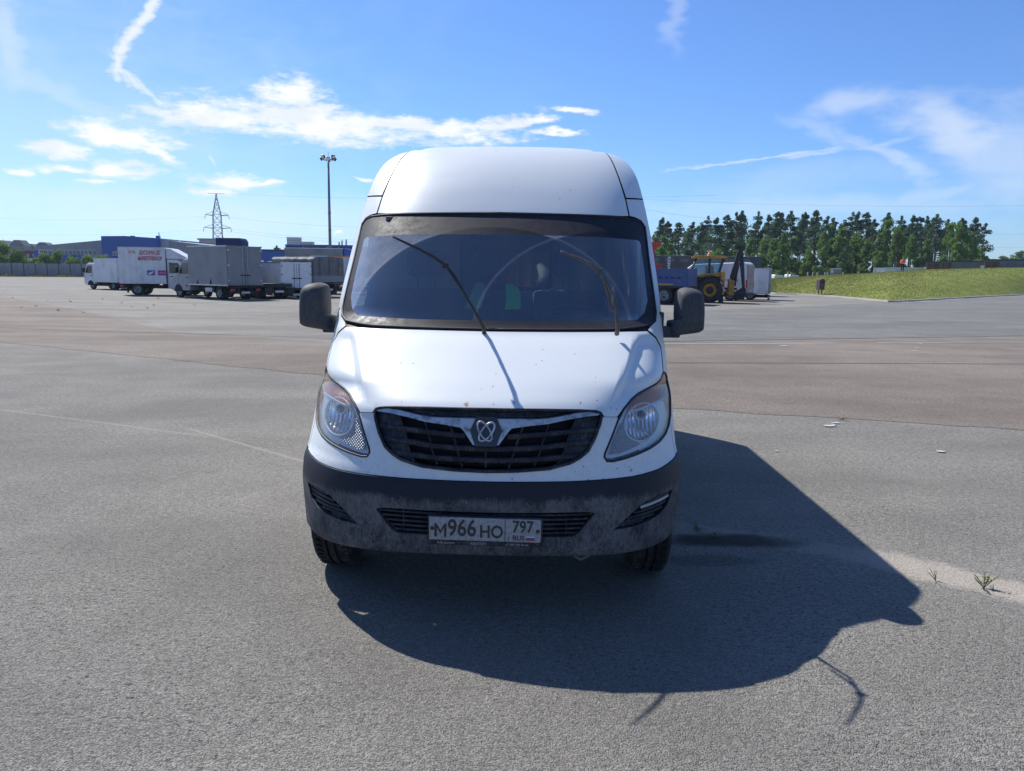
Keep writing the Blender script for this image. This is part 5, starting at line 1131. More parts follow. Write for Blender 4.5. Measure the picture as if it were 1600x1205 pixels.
# bushes behind the fence
for i, (px, top, sx, v, kind) in enumerate(((4, 383, 1.25, 0, 0), (22, 393, 1.0, 1, 0), (47, 404, .75, 2, 0), (72, 400, 1.0, 0, 0), (86, 394, .85, 1, 0), (100, 401, .6, 2, 0), (118, 405, .9, 1, 0), (133, 402, 1.0, 0, 0), (148, 401, .95, 2, 0), (163, 402, .9, 1, 0))):
    c = at(px, 425, 129); z = at(px, top, 129).z
    tree('bush', BUSH[v], (c.x, 129 + (i % 3), .0), sx, z / 2.95, i * 1.3, 'green bush behind the concrete fence, %s from the left' % ORD[i], 'bush', 'bushes behind the fence')
# warehouse
M_wgrey = worn('grey_cladding', (.24, .25, .265), (.19, .195, .21), .5, .2, .5); M_wblue = worn('blue_cladding', (.006, .06, .30), (.012, .07, .27), .45, .2, .5); M_wframe = principled('grey_window_frame', (.36, .37, .40), .5); M_pane = principled('dark_pane', (.03, .05, .06), .08, 0, .8)
YW = 172.
wh = thing('warehouse', 'long grey and blue clad warehouse behind the concrete fence', 'building', (0, YW, 0))
def wl(px, py, dy=0.):
    p = at(px, py, YW + dy); return p.x, p.z
def slab(parent, name, pts, y0, y1, m):
    """wall piece from its outline on the street side (x, z), with depth"""
    b = MB(); b.prism(pts, 'y', y0, y1); return b.build(name, m, parent)
x0, z0 = wl(53, 385); x1, z1 = wl(169, 374.5); xb0, zb = wl(53, 391.5); _, zw = wl(110, 391.0)
slab(wh, 'wall', [(x0, zb), (x1, zb), (x1, z1), (x0, z0)], 0, 45, M_wgrey)
slab(wh, 'blue_plinth', [(x0 - .02, 0), (x1, 0), (x1, zb + .0), (x0 - .02, zb)], -.06, 44, M_wblue)
xa, za = wl(60, 391.3); xc, zc = wl(151, 398.6); slab(wh, 'window_band', [(xa, zc), (xc, zc), (xc, za + .25), (xa, za + .25)], -.14, -.02, M_wframe)
xg, zg = wl(136, 400); slab(wh, 'grey_panel', [(xg, 0), (x1 + .05, 0), (x1 + .05, zb + .1), (xg, zb + .1)], -.10, -.03, M_wgrey)
for (a, c) in ((64, 68), (69, 74.5), (76.5, 81), (82.5, 86.5), (89, 94), (95, 100), (101.5, 106), (108, 112.5), (114, 119), (120.5, 125), (127, 131), (133, 137), (139, 144), (145.5, 150)):
    p0, q0 = wl(a - .1, 392.0); p1, q1 = wl(c + .1, 397.9); f = slab(wh, 'window', [(p0, q1), (p1, q1), (p1, q0), (p0, q0)], -.19, -.135, M_pane); slab(f, 'mullion', [((p0 + p1) / 2 - .03, q1), ((p0 + p1) / 2 + .03, q1), ((p0 + p1) / 2 + .03, q0), ((p0 + p1) / 2 - .03, q0)], -.21, -.185, M_wframe)
for px in (64, 118): p, q = wl(px, 380); slab(wh, 'panel_joint', [(p - .04, zb + .3), (p + .04, zb + .3), (p + .04, q - .5), (p - .04, q - .5)], -.02, .01, principled('joint_dark', (.09, .095, .11), .6))
p0, q0 = wl(169, 370); p1, q1 = wl(254, 373); pm_, qm = wl(205, 369.7)
slab(wh, 'blue_block', [(p0, 0), (p1, 0), (p1, q1), (pm_, qm), (p0, q0)], -3, 40, M_wblue)
a0, b0 = wl(176, 393, -3); a1, b1 = wl(190, 399.6, -3); slab(wh, 'window_band', [(a0, b1), (a1, b1), (a1, b0), (a0, b0)], -3.1, -2.98, M_wframe)
for (a, c) in ((177.4, 181.2), (182.6, 186.4)): e0, f0 = wl(a, 394.2, -3); e1, f1 = wl(c, 398.6, -3); slab(wh, 'window', [(e0, f1), (e1, f1), (e1, f0), (e0, f0)], -3.16, -3.09, M_pane)
for px in (188, 229): p, q = wl(px, 370, -3); slab(wh, 'roof_vent', [(p - .3, q - .1), (p + .3, q - .1), (p + .3, q + .45), (p - .3, q + .45)], 2, 3, M_wblue)
p2, q2 = wl(314, 382); p3, q3 = wl(262, 376); slab(wh, 'wall', [(p1, 0), (p2, 0), (p2, q2), (p3, q3), (p1, q1 - .4)], -.5, 40, M_wgrey)
p, q = wl(165, 372); slab(wh, 'stair_tower', [(p - .5, q - 2), (p + .9, q - 2), (p + .9, q + .4), (p - .5, q + .4)], -.3, 3, M_wgrey)
p, q = wl(258, 375); slab(wh, 'stair_tower', [(p - .6, 0), (p + 1.2, 0), (p + 1.2, q), (p - .6, q)], -1.0, 3, M_wframe)
for px, py in ((275, 376.5), (245, 363)):
    p, q = wl(px, py); b = MB(); b.tube([(p, 1, q - 2.2), (p, 1, q - .2), (p + (.5 if px > 260 else 0), 1, q)], .10, 6); b.build('roof_pipe', M_alu, wh)
# brick building and white annex
bb = thing('brick_building', 'red brick building with pale windows left of the warehouse', 'building', (0, 188, 0)); M_brick = worn('red_brick', (.22, .075, .050), (.14, .06, .045), .8, .5, .7)
def q_(px, py, Y): p = at(px, py, Y); return p.x, p.z
a, b_ = q_(8, 391.5, 188); c, d_ = q_(55, 411, 188); slab(bb, 'wall', [(a, 0), (c, 0), (c, b_), (a, b_)], 0, 14, M_brick); slab(bb, 'roof', [(a - .3, b_), (c + .3, b_), (c + .3, b_ + .35), (a - .3, b_ + .35)], -.3, 14.3, M_grey)
for px in (14, 22, 32, 42, 51): e, f = q_(px, 397, 188); e2, f2 = q_(px + 3.6, 401, 188); w_ = slab(bb, 'window', [(e, f2), (e2, f2), (e2, f), (e, f)], -.08, .0, principled('pale_window', (.50, .51, .52), .4)); slab(w_, 'pane', [(e + .15, f2 + .15), (e2 - .15, f2 + .15), (e2 - .15, f - .15), (e + .15, f - .15)], -.12, -.081, principled('grey_pane', (.25, .28, .32), .15))
e, f = q_(33, 403.5, 186); e2, f2 = q_(54.5, 415, 186); an = thing('white_annex', 'low white wall of an outbuilding in front of the brick building', 'building', (0, 186, 0)); slab(an, 'wall', [(e, 0), (e2, 0), (e2, f), (e, f)], 0, 1.6, principled('white_render', (.66, .66, .63), .8)); slab(an, 'coping', [(e - .1, f), (e2 + .1, f), (e2 + .1, f + .12), (e - .1, f + .12)], -.08, 1.68, M_grey)
# houses on the skyline
M_house1 = worn('drab_house', (.14, .13, .135), (.09, .09, .10), .8, .2, .7); M_hroof = principled('dark_roof', (.07, .065, .075), .8)
def far_block(name, label, px0, px1, ptop, Y, m, rows, cols, roof=None, rootm=None):
    t = thing(name, label, 'building', (0, Y, 0)); a, z = q_(px0, ptop, Y); c, _ = q_(px1, ptop, Y); slab(t, 'wall', [(a, 0), (c, 0), (c, z), (a, z)], 0, (c - a) * .7, m)
    wv = (c - a) / cols; wz = z * .8 / rows
    for i in range(cols):
        for j in range(rows):
            x = a + wv * (i + .22); zz = z * .18 + j * wz; slab(t, 'window', [(x, zz), (x + wv * .56, zz), (x + wv * .56, zz + wz * .55), (x, zz + wz * .55)], -.25, -.02, M_pane)
    if roof: slab(t, 'roof', [(a - .5, z), (c + .5, z)] + ([(c * .7 + a * .3, z + roof), (a * .7 + c * .3, z + roof)] if roof > 1 else [(c + .5, z + .6), (a - .5, z + .6)]), -.5, (c - a) * .7 + .5, rootm or M_hroof)
    return t
far_block('apartment_house', 'drab apartment house at the left edge of the skyline', -14, 13, 385, 420, M_house1, 5, 6, 3.2); far_block('apartment_house', 'drab apartment house with dark roof above the red brick building', 16, 38, 384.5, 420, M_house1, 5, 6, 3.2); far_block('apartment_house', 'low house on the skyline touching the warehouse roof', 40, 54, 387.5, 430, M_house1, 4, 4, 2.2); far_block('apartment_house', 'low dark house peeping over the warehouse roof', 57, 76, 383.5, 400, M_house1, 5, 5, 1.6)
far_block('office_block', 'pale grey office block with dark window beside the pylon', 311, 336, 375, 300, worn('pale_block', (.34, .34, .35), (.26, .26, .27), .7, .1, .5), 4, 4, .6, M_grey)
far_block('apartment_tower', 'grey apartment tower on the skyline left of the lamp mast', 448, 467.5, 371.5, 900, worn('tower_concrete', (.24, .24, .27), (.15, .15, .18), .8, .05, .7), 10, 6, .6, M_grey); far_block('apartment_tower', 'lower apartment block right beside the grey tower', 470, 488, 378.5, 900, M_house1, 7, 6, .6, M_grey)
bl = thing('blue_hall', 'dark blue works hall behind the bare chassis truck', 'building', (0, 150, 0)); a, z = q_(404, 392, 150); c, _ = q_(446, 392, 150); slab(bl, 'wall', [(a, 0), (c, 0), (c, z), (a, z)], 0, 20, M_wblue); slab(bl, 'parapet', [(a - .1, z), (c + .1, z), (c + .1, z + .3), (a - .1, z + .3)], -.1, 20.1, M_navy)
bl = thing('blue_hall', 'long dark blue hall behind the base of the lamp mast', 'building', (0, 205, 0)); a, z = q_(446, 384, 205); c, _ = q_(560, 384, 205); slab(bl, 'wall', [(a, 0), (c, 0), (c, z), (a, z)], 0, 25, M_navy); slab(bl, 'parapet', [(a - .1, z), (c + .1, z), (c + .1, z + .35), (a - .1, z + .35)], -.1, 25.1, M_wblue)
for px, w_ in ((473, .25), (510, .5), (528, .3)): a, _ = q_(px, 390, 205); slab(bl, 'wall_strip', [(a, 3), (a + w_, 3), (a + w_, z - .2), (a, z - .2)], -.12, -.01, M_wgrey)
for px, tp in ((534.5, 375.5), (541, 374), (530, 378)):
    a, _ = q_(px, 385, 207); _, h = q_(px, tp, 207); b = MB(); b.tube([(a, 2, z), (a, 2, h)], .22, 8); b.build('chimney', M_alu, bl)
tree('pine_tree', PINE[0], (*at(432, 420, 160).xy, 0), .75, at(432, 384, 160).z / 14., 0, 'single small pine above the dark blue works hall', 'tree', None)
# floodlight mast
Y = 112.; c = at(516.5, 420, Y); M_galv = worn('galvanised_steel', (.17, .19, .22), (.12, .13, .15), .45, .8, .6, .4)
ms = thing('floodlight_mast', 'tall steel mast with a ring of floodlights left of the van roof', 'lamp mast', (c.x, Y, 0)); zt = at(515, 247, Y).z
b = MB(); b.tube([(0, 0, 0), (0, 0, zt * .42), (0, 0, zt * .56), (0, 0, zt)], [.24, .20, .19, .14], 12); b.build('pole', M_galv, ms)
for f in (.42, .56): b = MB(); b.tube([(0, 0, zt * f - .12), (0, 0, zt * f + .12)], .23, 12); b.build('collar', M_galv, ms)
b = MB(); q = [(.75 * math.cos(a), .75 * math.sin(a), zt - .25) for a in [2 * math.pi * k / 16 for k in range(17)]]; b.tube(q, .05, 6, False); b.tube([(-.75, 0, zt - .25), (.75, 0, zt - .25)], .05, 6); b.tube([(0, -.75, zt - .25), (0, .75, zt - .25)], .05, 6); b.build('lamp_ring', M_galv, ms)
b = MB(); b.tube([(0, 0, zt), (0, 0, zt + .9)], .03, 5); b.build('lightning_rod', M_galv, ms)
for k in range(8):
    a = 2 * math.pi * k / 8 + .2; MX = Matrix.Translation((1.0 * math.cos(a), 1.0 * math.sin(a), zt + (.12 if k % 2 else -.22))) @ Matrix.Rotation(a, 4, 'Z') @ Matrix.Rotation(R_(35), 4, 'Y')
    b = MB(); b.rbox((-.16, -.26, -.20), (.10, .26, .20), .06, MX); f = b.build('floodlight', M_hyd, ms); b = MB(); b.box((.10, -.22, -.16), (.115, .22, .16), MX); b.build('lamp_glass', M_lampw, f)
# lattice pylon
Y = 335.; c = at(342.5, 420, Y); zt = at(342, 303, Y).z; M_lat = principled('grey_lattice_steel', (.10, .105, .12), .6, .3)
py = thing('lattice_pylon', 'grey lattice power pylon rising behind the parked trucks', 'pylon', (c.x, Y, 0), .25)
def hw(z): return 2.3 - 1.0 * (z / zt) if z < zt * .74 else max(.12, (2.3 - 1.0 * .74) * (1 - (z / zt - .74) / .26))
lv = [0, .12, .23, .33, .42, .50, .57, .64, .74, .82, .89, .95, 1.]
for sx in (-1, 1):
    for sy in (-1, 1): b = MB(); b.tube([(sx * hw(f * zt), sy * hw(f * zt), f * zt) for f in lv], .11, 5); b.build('leg', M_lat, py)
for f0, f1 in zip(lv[:-1], lv[1:]):
    h0, h1, za_, zb_ = hw(f0 * zt), hw(f1 * zt), f0 * zt, f1 * zt
    for (ax, ay, bx, by) in ((-1, -1, 1, -1), (1, -1, 1, 1), (1, 1, -1, 1), (-1, 1, -1, -1)):
        for p0, p1 in (((ax * h0, ay * h0, za_), (bx * h1, by * h1, zb_)), ((bx * h0, by * h0, za_), (ax * h1, ay * h1, zb_)), ((ax * h1, ay * h1, zb_), (bx * h1, by * h1, zb_))): b = MB(); b.tube([p0, p1], .065, 4); b.build('brace', M_lat, py)
for zc_, r_ in ((at(342, 337, Y).z, 3.0), (at(342, 357, Y).z, 3.6)):
    for s in (-1, 1):
        b = MB(); h = hw(zc_); b.tube([(s * h, -h, zc_), (s * (h + r_), 0, zc_ + .3)], .13, 5); b.tube([(s * h, h, zc_), (s * (h + r_), 0, zc_ + .3)], .13, 5); b.tube([(s * h, 0, zc_ + 1.6), (s * (h + r_), 0, zc_ + .3)], .09, 5); b.build('cross_arm', M_lat, py)
        b = MB(); b.tube([(s * (h + r_), 0, zc_ + .3), (s * (h + r_ + .4), 0, zc_ - 1.6)], .10, 5); b.build('insulator', M_lat, py)
b = MB(); b.tube([(-3.4, 0, zt + .1), (3.4, 0, zt + .1)], .09, 5); b.build('cross_arm', M_lat, py)
M_wire = principled('power_cable', (.10, .11, .13), .5)
def cable(label, a, b2, sag, r=.028):
    a, b2 = Vector(a), Vector(b2); b = MB(); b.tube([a.lerp(b2, k / 24) - Vector((0, 0, sag * 4 * (k / 24) * (1 - k / 24))) for k in range(25)], r, 4, False); tag(b.build('power_cable', M_wire), label, 'cable', 'power cables')
for i, (pl_, pr_, s) in enumerate((((325, 338), (-120, 334), 2), ((324, 359), (-120, 361), 2), ((352, 339), (760, 352), 2.5), ((360, 358), (760, 374), 2.5), ((352, 361), (760, 379), 2.5), ((350, 303), (1120, 305), 2))):
    cable('thin power cable running %s from the pylon, %s' % ('left' if pr_[0] < 0 else 'right', ('upper', 'lower', 'uppermost of the arm', 'middle one', 'lowest one', 'from its tip')[i]), at(*pl_, 335), at(*pr_, 330), s)
for lab, p, q, Y1, Y2, s in (('thin cable high over the trees right of the van roof', (900, 305), (1750, 318), 200, 170, 1.5), ('sloping cable from the van roof down behind the pines', (960, 317), (1180, 345), 150, 170, .8), ('thin cable in the right distance above the containers', (1440, 366), (1760, 362), 200, 200, .3), ('lower thin cable in the right distance beside the last pine', (1440, 385), (1760, 385), 200, 200, .3)):
    cable(lab, at(*p, Y1), at(*q, Y2), s, .014)

# ================================================================== to the right: grass bank, trees, containers, person, bin
base = [(1196, 458), (1212, 459.5), (1250, 461), (1300, 464), (1340, 467.5), (1393, 472.5), (1430, 470.8), (1500, 466.5), (1600, 461.2), (1720, 455)]
crest = [(1190, 437.5), (1212, 435.2), (1250, 432.4), (1300, 430), (1340, 428.4), (1400, 425), (1450, 421.6), (1520, 419.6), (1600, 418), (1720, 415.5)]
NB = 44; NR = 14
def along(tab, f):
    n = len(tab) - 1; i = min(int(f * n), n - 1); t_ = f * n - i; return tab[i][0] + (tab[i + 1][0] - tab[i][0]) * t_, tab[i][1] + (tab[i + 1][1] - tab[i][1]) * t_
cols = []
for i in range(NB + 1):
    f = i / NB; g = gnd(*along(base, f)); c = at(*along(crest, f), 86 + 20 * f); col = []
    for j in range(NR + 1):
        u = j / NR; z = c.z * (1.35 * u - .35 * u ** 2 if True else u); p = Vector((g.x, g.y, 0)).lerp(Vector((c.x, c.y, 0)), u); z = c.z * math.sin(u * math.pi / 2) ** 1.15; col.append(Vector((p.x, p.y, z + random.uniform(-.03, .03) * min(1, j))))
    for k, dy in enumerate((12, 40, 90)): col.append(Vector((c.x * (c.y + dy) / c.y, c.y + dy, c.z - .15 + .002 * dy)))
    cols.append(col)
def bank_fn(t, p, co):
    n = t.noise(co, .35, 6, .65); m_ = t.noise(co, 2.4, 5, .7); f = t.noise(co, 9, 4)
    c = t.mix(t.mr(t.m('ADD', t.m('MULTIPLY', n, .6), t.m('MULTIPLY', m_, .4)), .38, .62), (.125, .165, .030), (.21, .225, .062)); c = t.mix(t.m('MULTIPLY', t.mr(f, .5, .75), .5), c, (.25, .225, .10))
    t.set(p.inputs['Base Color'], c); p.inputs['Roughness'].default_value = 1; p.inputs['Specular IOR Level'].default_value = .1; bump(t, p, f, .4, .08)
b = MB(); n = NR + 4; b.add([v for c in cols for v in c], [(i * n + j, (i + 1) * n + j, (i + 1) * n + j + 1, i * n + j + 1) for i in range(NB) for j in range(n - 1)], True)
tag(b.build('grass_bank', mat('bank_turf', bank_fn), None), 'sloping grass bank at the right edge of the yard', kind='structure')
rng = np.random.default_rng(9); N = 60000; ii = rng.uniform(0, NB - .001, N); jj = rng.uniform(0, 1, N) ** .8 * (NR - .001); i0 = ii.astype(int); j0 = jj.astype(int)
G = np.array([[tuple(v) for v in c[:NR + 1]] for c in cols]); fi = (ii - i0)[:, None]; fj = (jj - j0)[:, None]
Pp = (G[i0, j0] * (1 - fi) + G[np.minimum(i0 + 1, NB), j0] * fi) * (1 - fj) + (G[i0, np.minimum(j0 + 1, NR)] * (1 - fi) + G[np.minimum(i0 + 1, NB), np.minimum(j0 + 1, NR)] * fi) * fj
hh = rng.uniform(.03, .09, N) * (1 + .8 * (rng.random(N) > .97)); wd = rng.uniform(.015, .035, N); a = rng.uniform(0, 6.28, N); dx = np.stack([np.cos(a) * wd, np.sin(a) * wd, np.zeros(N)], 1); tip = Pp + np.stack([rng.normal(0, .05, N), rng.normal(0, .05, N), hh], 1)
V = np.stack([Pp - dx, Pp + dx, tip], 1).reshape(-1, 3); tag(obj_of(mesh_np('bank_grass', V, np.arange(3 * N).reshape(-1, 3), M_grass), 'bank_grass'), 'short grass growing on the bank', 'grass', kind='stuff')
# kerb
M_kerb = worn('kerb_concrete', (.33, .32, .30), (.22, .21, .20), .85, 2, .7); kl = [gnd(*along(base, i / 60)) for i in range(61)]
b = MB(); vs = []
for k, p in enumerate(kl):
    dr = (kl[min(k + 1, 60)] - kl[max(k - 1, 0)]).normalized(); nn = Vector((-dr.y, dr.x, 0)); vs += [p - nn * .16, p - nn * .15 + Vector((0, 0, .11)), p + Vector((0, 0, .12)) + nn * .02, p + nn * .02 - Vector((0, 0, .1))]
b.add(vs, [(k * 4 + j, k * 4 + 4 + j, k * 4 + 5 + j, k * 4 + 1 + j) for k in range(60) for j in range(3)]); tag(b.build('kerb', M_kerb), 'pale concrete kerb along the foot of the grass bank', kind='structure')
b = MB(); vs = []
for k, p in enumerate(kl):
    dr = (kl[min(k + 1, 60)] - kl[max(k - 1, 0)]).normalized(); nn = Vector((-dr.y, dr.x, 0)); w_ = .5 + .25 * math.sin(k * 1.3) + random.uniform(-.08, .08); vs += [p - nn * w_ + Vector((0, 0, .012)), p + Vector((0, 0, .012))]
b.add(vs, [(k * 2, k * 2 + 2, k * 2 + 3, k * 2 + 1) for k in range(60)]); tag(b.build('sandy_gutter', worn('sandy_dirt', (.30, .27, .23), (.22, .20, .18), .95, 1.5, .8)), 'sandy dirt gathered along the kerb', kind='structure')
# trees
def base_z(px): return 1.2
PINES = [(1027, 350), (1044, 347), (1059, 349), (1078, 348), (1090, 349), (1102, 339), (1114, 341), (1134, 337), (1149, 333), (1157, 331), (1182, 332), (1195, 337), (1208, 332), (1216, 336), (1232, 331), (1248, 336), (1256, 333), (1270, 330), (1285, 339), (1311, 345), (1325, 333), (1333, 332), (1350, 333), (1363, 344), (1383, 334), (1404, 339), (1418, 338), (1427, 340), (1442, 339), (1459, 336), (1474, 344), (1500, 342), (1517, 341), (1530, 350)]
for i, (px, tp) in enumerate(PINES):
    Y = 146 + (i * 37 % 17); c = at(px, 425, Y); h = at(px, tp, Y).z - .9
    tree('pine_tree', PINE[i % 5], (c.x, Y, .9), .92 + .25 * ((i * 7) % 5) / 4, h / 13.8, i * 2.1, 'tall dark pine in the row beyond the grass bank, %s from the left' % ORD[i], 'tree', 'pines beyond the bank')
for i in range(17):
    px = 1030 + i * 29 + (i * 11 % 13); Y = 172 + (i * 23 % 15); c = at(px, 425, Y); h = at(px, 341 + (i * 17 % 19), Y).z - .9
    tree('pine_tree', PINE[(i * 3 + 1) % 5], (c.x, Y, .9), 1.1 + .25 * ((i * 3) % 4) / 3, h / 13.8, i * 1.9, 'pine in the rear row showing between the front pines, %s from the left' % ORD[i], 'tree', 'rear row of pines')
BR = [(1035, 368, 1.0), (1046, 380, .8), (1118, 386, .7), (1135, 380, .9), (1148, 390, .8), (1172, 372, .75), (1192, 364, .8), (1206, 372, .8), (1222, 362, .8), (1236, 370, .85), (1262, 384, .7), (1283, 360, .8), (1297, 348, 1.15), (1312, 356, 1.0), (1336, 360, 1.1), (1352, 374, .8), (1372, 362, .8), (1381, 343, .95), (1400, 349, .9), (1421, 365, .7), (1446, 372, .8), (1480, 348, .9), (1497, 344, 1.0), (1515, 362, .8), (1532, 385, .7)]
for i, (px, tp, sx) in enumerate(BR):
    Y = 136 + (i * 29 % 11); c = at(px, 425, Y); h = at(px, tp, Y).z - .9
    tree('leafy_tree', BROAD[i % 4], (c.x, Y, .9), sx, h / 8.8, i * 1.7, 'bright green leafy tree among the pines, %s from the left' % ORD[i], 'tree', 'leafy trees beyond the bank')
for i in range(20):
    px = 1022 + i * 27 + (i * 13 % 9); Y = 150 + (i * 7 % 9); c = at(px, 425, Y); h = at(px, 404 + (i * 5 % 9), Y).z - .9
    tree('bush', BUSH[i % 3], (c.x, Y, .9), 1.5, h / 2.9, i * 1.1, 'dark undergrowth bush below the pines, %s from the left' % ORD[i], 'bush', 'undergrowth below the pines')
for i, (px, tp, s) in enumerate(((1552, 404, 2.2), (1566, 400, 2.0), (1578, 397, 2.0), (1592, 391, 2.6), (1606, 393, 2.4))):
    Y = 330 + i * 6; c = at(px, 425, Y); h = at(px, tp, Y).z
    tree('leafy_tree', BROAD[i % 4], (c.x, Y, 0), s, h / 8.8, i, 'distant tree at the right edge of the photo, %s from the left' % ORD[i], 'tree', 'distant trees at the right edge')
# containers and trailers beyond the bank
M_rust = worn('rust_brown_steel', (.145, .065, .05), (.08, .045, .04), .7, 1.2, .8); M_cgrey = worn('grey_steel_side', (.15, .16, .18), (.10, .105, .115), .6, .8, .7); M_croof = principled('dark_container_roof', (.05, .052, .06), .7)
def container(label, px0, px1, px2, ptop, Y, pbot=430):
    a, zt = q_(px0, ptop, Y); b_, _ = q_(px1, ptop, Y); c, _ = q_(px2, ptop, Y); _, zb = q_(px1, pbot, Y)
    fa = math.atan2(a, Y); t = thing('container', label, 'container', (a, Y, 0), -fa); k_ = math.cos(fa); a, b_, c = 0., (b_ - a) * k_, (c - a) * k_
    L = (c - b_); D = 2.4
    bd = MB(); bd.rbox((a, 0, zb), (c, D, zt - .16), .03); bd.build('body', M_cgrey, t)
    for s, (u0, u1) in enumerate(((a + .06, (a + b_) / 2 - .02), ((a + b_) / 2 + .02, b_ - .03))): f = slab(t, 'door', [(u0, zb + .05), (u1, zb + .05), (u1, zt - .3), (u0, zt - .3)], -.05, .0, M_rust); slab(f, 'door_bar', [((u0 + u1) / 2 - .03, zb), ((u0 + u1) / 2 + .03, zb), ((u0 + u1) / 2 + .03, zt - .35), ((u0 + u1) / 2 - .03, zt - .35)], -.09, -.051, M_chas)
    slab(t, 'roof', [(a - .1, zt - .16), (c + .1, zt - .16), (c + .1, zt), (a - .1, zt)], -.15, D + .1, M_croof)
    for k in range(1, 12): x = b_ + L * k / 12; slab(t, 'corrugation', [(x - .05, zb), (x + .05, zb), (x + .05, zt - .2), (x - .05, zt - .2)], -.04, .0, M_cgrey)
    return t
container('short grey container with rust-brown doors, leftmost on the bank', 1448, 1468.5, 1476, 408.5, 112); container('long grey container with rust-brown doors in the middle of the bank top', 1470.5, 1488, 1540, 407.5, 108); container('largest grey container with rust-brown doors at the right edge', 1538.5, 1562, 1640, 405, 104)
M_tw = worn('white_trailer_side', (.46, .48, .52), (.36, .37, .40), .5, .4, .5)
def hill_box(name, label, cat, px0, px1, ptop, Y, m, mtrim=None, pbot=432):
    a, zt = q_(px0, ptop, Y); b_, _ = q_(px1, ptop, Y); _, zb = q_(px0, pbot, Y); fa = math.atan2(a, Y); t = thing(name, label, cat, (a, Y, 0), -fa); a, b_ = 0., (b_ - a) * math.cos(fa); bd = MB(); bd.rbox((a, 0, zb + (.3 if cat in ('truck', 'trailer') else 0)), (b_, 2.4, zt), .05); bd.build('body', m, t)
    mtrim = m if cat == 'box' else mtrim; slab(t, 'roof_edge', [(a - .04, zt - .1), (b_ + .04, zt - .1), (b_ + .04, zt + .03), (a - .04, zt + .03)], -.05, 2.45, mtrim or M_alu); slab(t, 'front_panel', [(a + .1, zb + .5), (a + (b_ - a) * .28, zb + .5), (a + (b_ - a) * .28, zt - .2), (a + .1, zt - .2)], -.03, .0, mtrim or M_alu)
    for x in ((a + (b_ - a) * .2, a + (b_ - a) * .8) if cat in ('truck', 'trailer') else ()): wheel(t, (x, .25, zb + .42), .42, .25, None, -1, 'wheel', False, 'y')
    return t
hill_box('semi_trailer', 'long white trailer behind the person on the bank', 'trailer', 1384, 1441, 418, 118, M_tw); hill_box('box_truck', 'white truck cab end left of the long white trailer', 'truck', 1365, 1385.5, 418.5, 121, M_white); hill_box('site_cabin', 'small grey site cabin beyond the bank below the trees', 'cabin', 1297.5, 1315, 419.5, 120, M_grey); hill_box('crate', 'small white box on the bank left of the first container', 'box', 1443.5, 1447.5, 417.5, 109, M_white, None, 424); hill_box('crate', 'small white box on the bank left of the largest container', 'box', 1532.5, 1538, 415.5, 103, M_white, None, 421)
for i, (px, tp, rz) in enumerate(((1211.5, 425.6, 8), (1236.5, 425.4, 12), (1318.5, 425.8, 5))):
    c = at(px, 430, 104); zt = at(px, tp, 104).z
    panel_van(('white van roof left of its twin behind the bank', 'second white van roof behind the bank', 'white van roof right of the grey site cabin')[i], R_(rz), (0, -.95, 2.42), (c.x, 104, zt), M_white, M_white, 'vans parked behind the bank', .85, .34)
for i, px in enumerate((1231, 1236, 1262, 1270, 1277, 1289, 1293, 1317, 1341)):
    c = at(px, 432, 101); zb = c.z - .3; zt = at(px, 426.3, 101).z; o = thing('fence_post', 'short pale post on the crest of the bank, %s from the left' % ORD[i], 'post', (c.x, 101, zb), 0, 'posts along the crest'); b = MB(); b.rbox((-.07, -.07, 0), (.07, .07, zt - zb), .02); b.build('shaft', M_kerb, o); b = MB(); b.rbox((-.09, -.09, zt - zb), (.09, .09, zt - zb + .06), .02); b.build('cap', M_kerb, o)
for i, (px, tp) in enumerate(((1396, 411), (1457, 394), (1480, 390))):
    c = at(px, 425, 125); zt = at(px, tp, 125).z; o = thing('lamp_post', ('short lamp post left of the person on the bank', 'thin lamp post above the first container', 'thin lamp post above the second container')[i], 'lamp post', (c.x, 125, 0)); b = MB(); b.tube([(0, 0, 0), (0, 0, zt)], .06, 6); b.build('shaft', M_galv, o); simple(o, 'lamp_head', M_galv, (-.5, -.1, zt - .05), (.5, .1, zt + .08), .03)
# litter bin on two posts
g = gnd(1281, 462.3); M_binm = worn('brown_bin_steel', (.10, .055, .06), (.06, .04, .045), .6, 3, .6); bn = thing('litter_bin', 'brown box bin on two posts in front of the grass bank', 'bin', (g.x, g.y, 0), .3)
b = MB(); bev_prism(b, [(-.27, .52), (.27, .52), (.27, 1.38), (0, 1.46), (-.27, 1.38)], 'y', -.22, .22, .02); b.build('bin_body', M_binm, bn)
for s in (-1, 1): simple(bn, 'post', M_chas, (s * .16 - .03, -.03, -.1), (s * .16 + .03, .03, .56))
simple(bn, 'flap', M_chas, (-.2, -.235, 1.05), (.2, -.219, 1.25), .004)
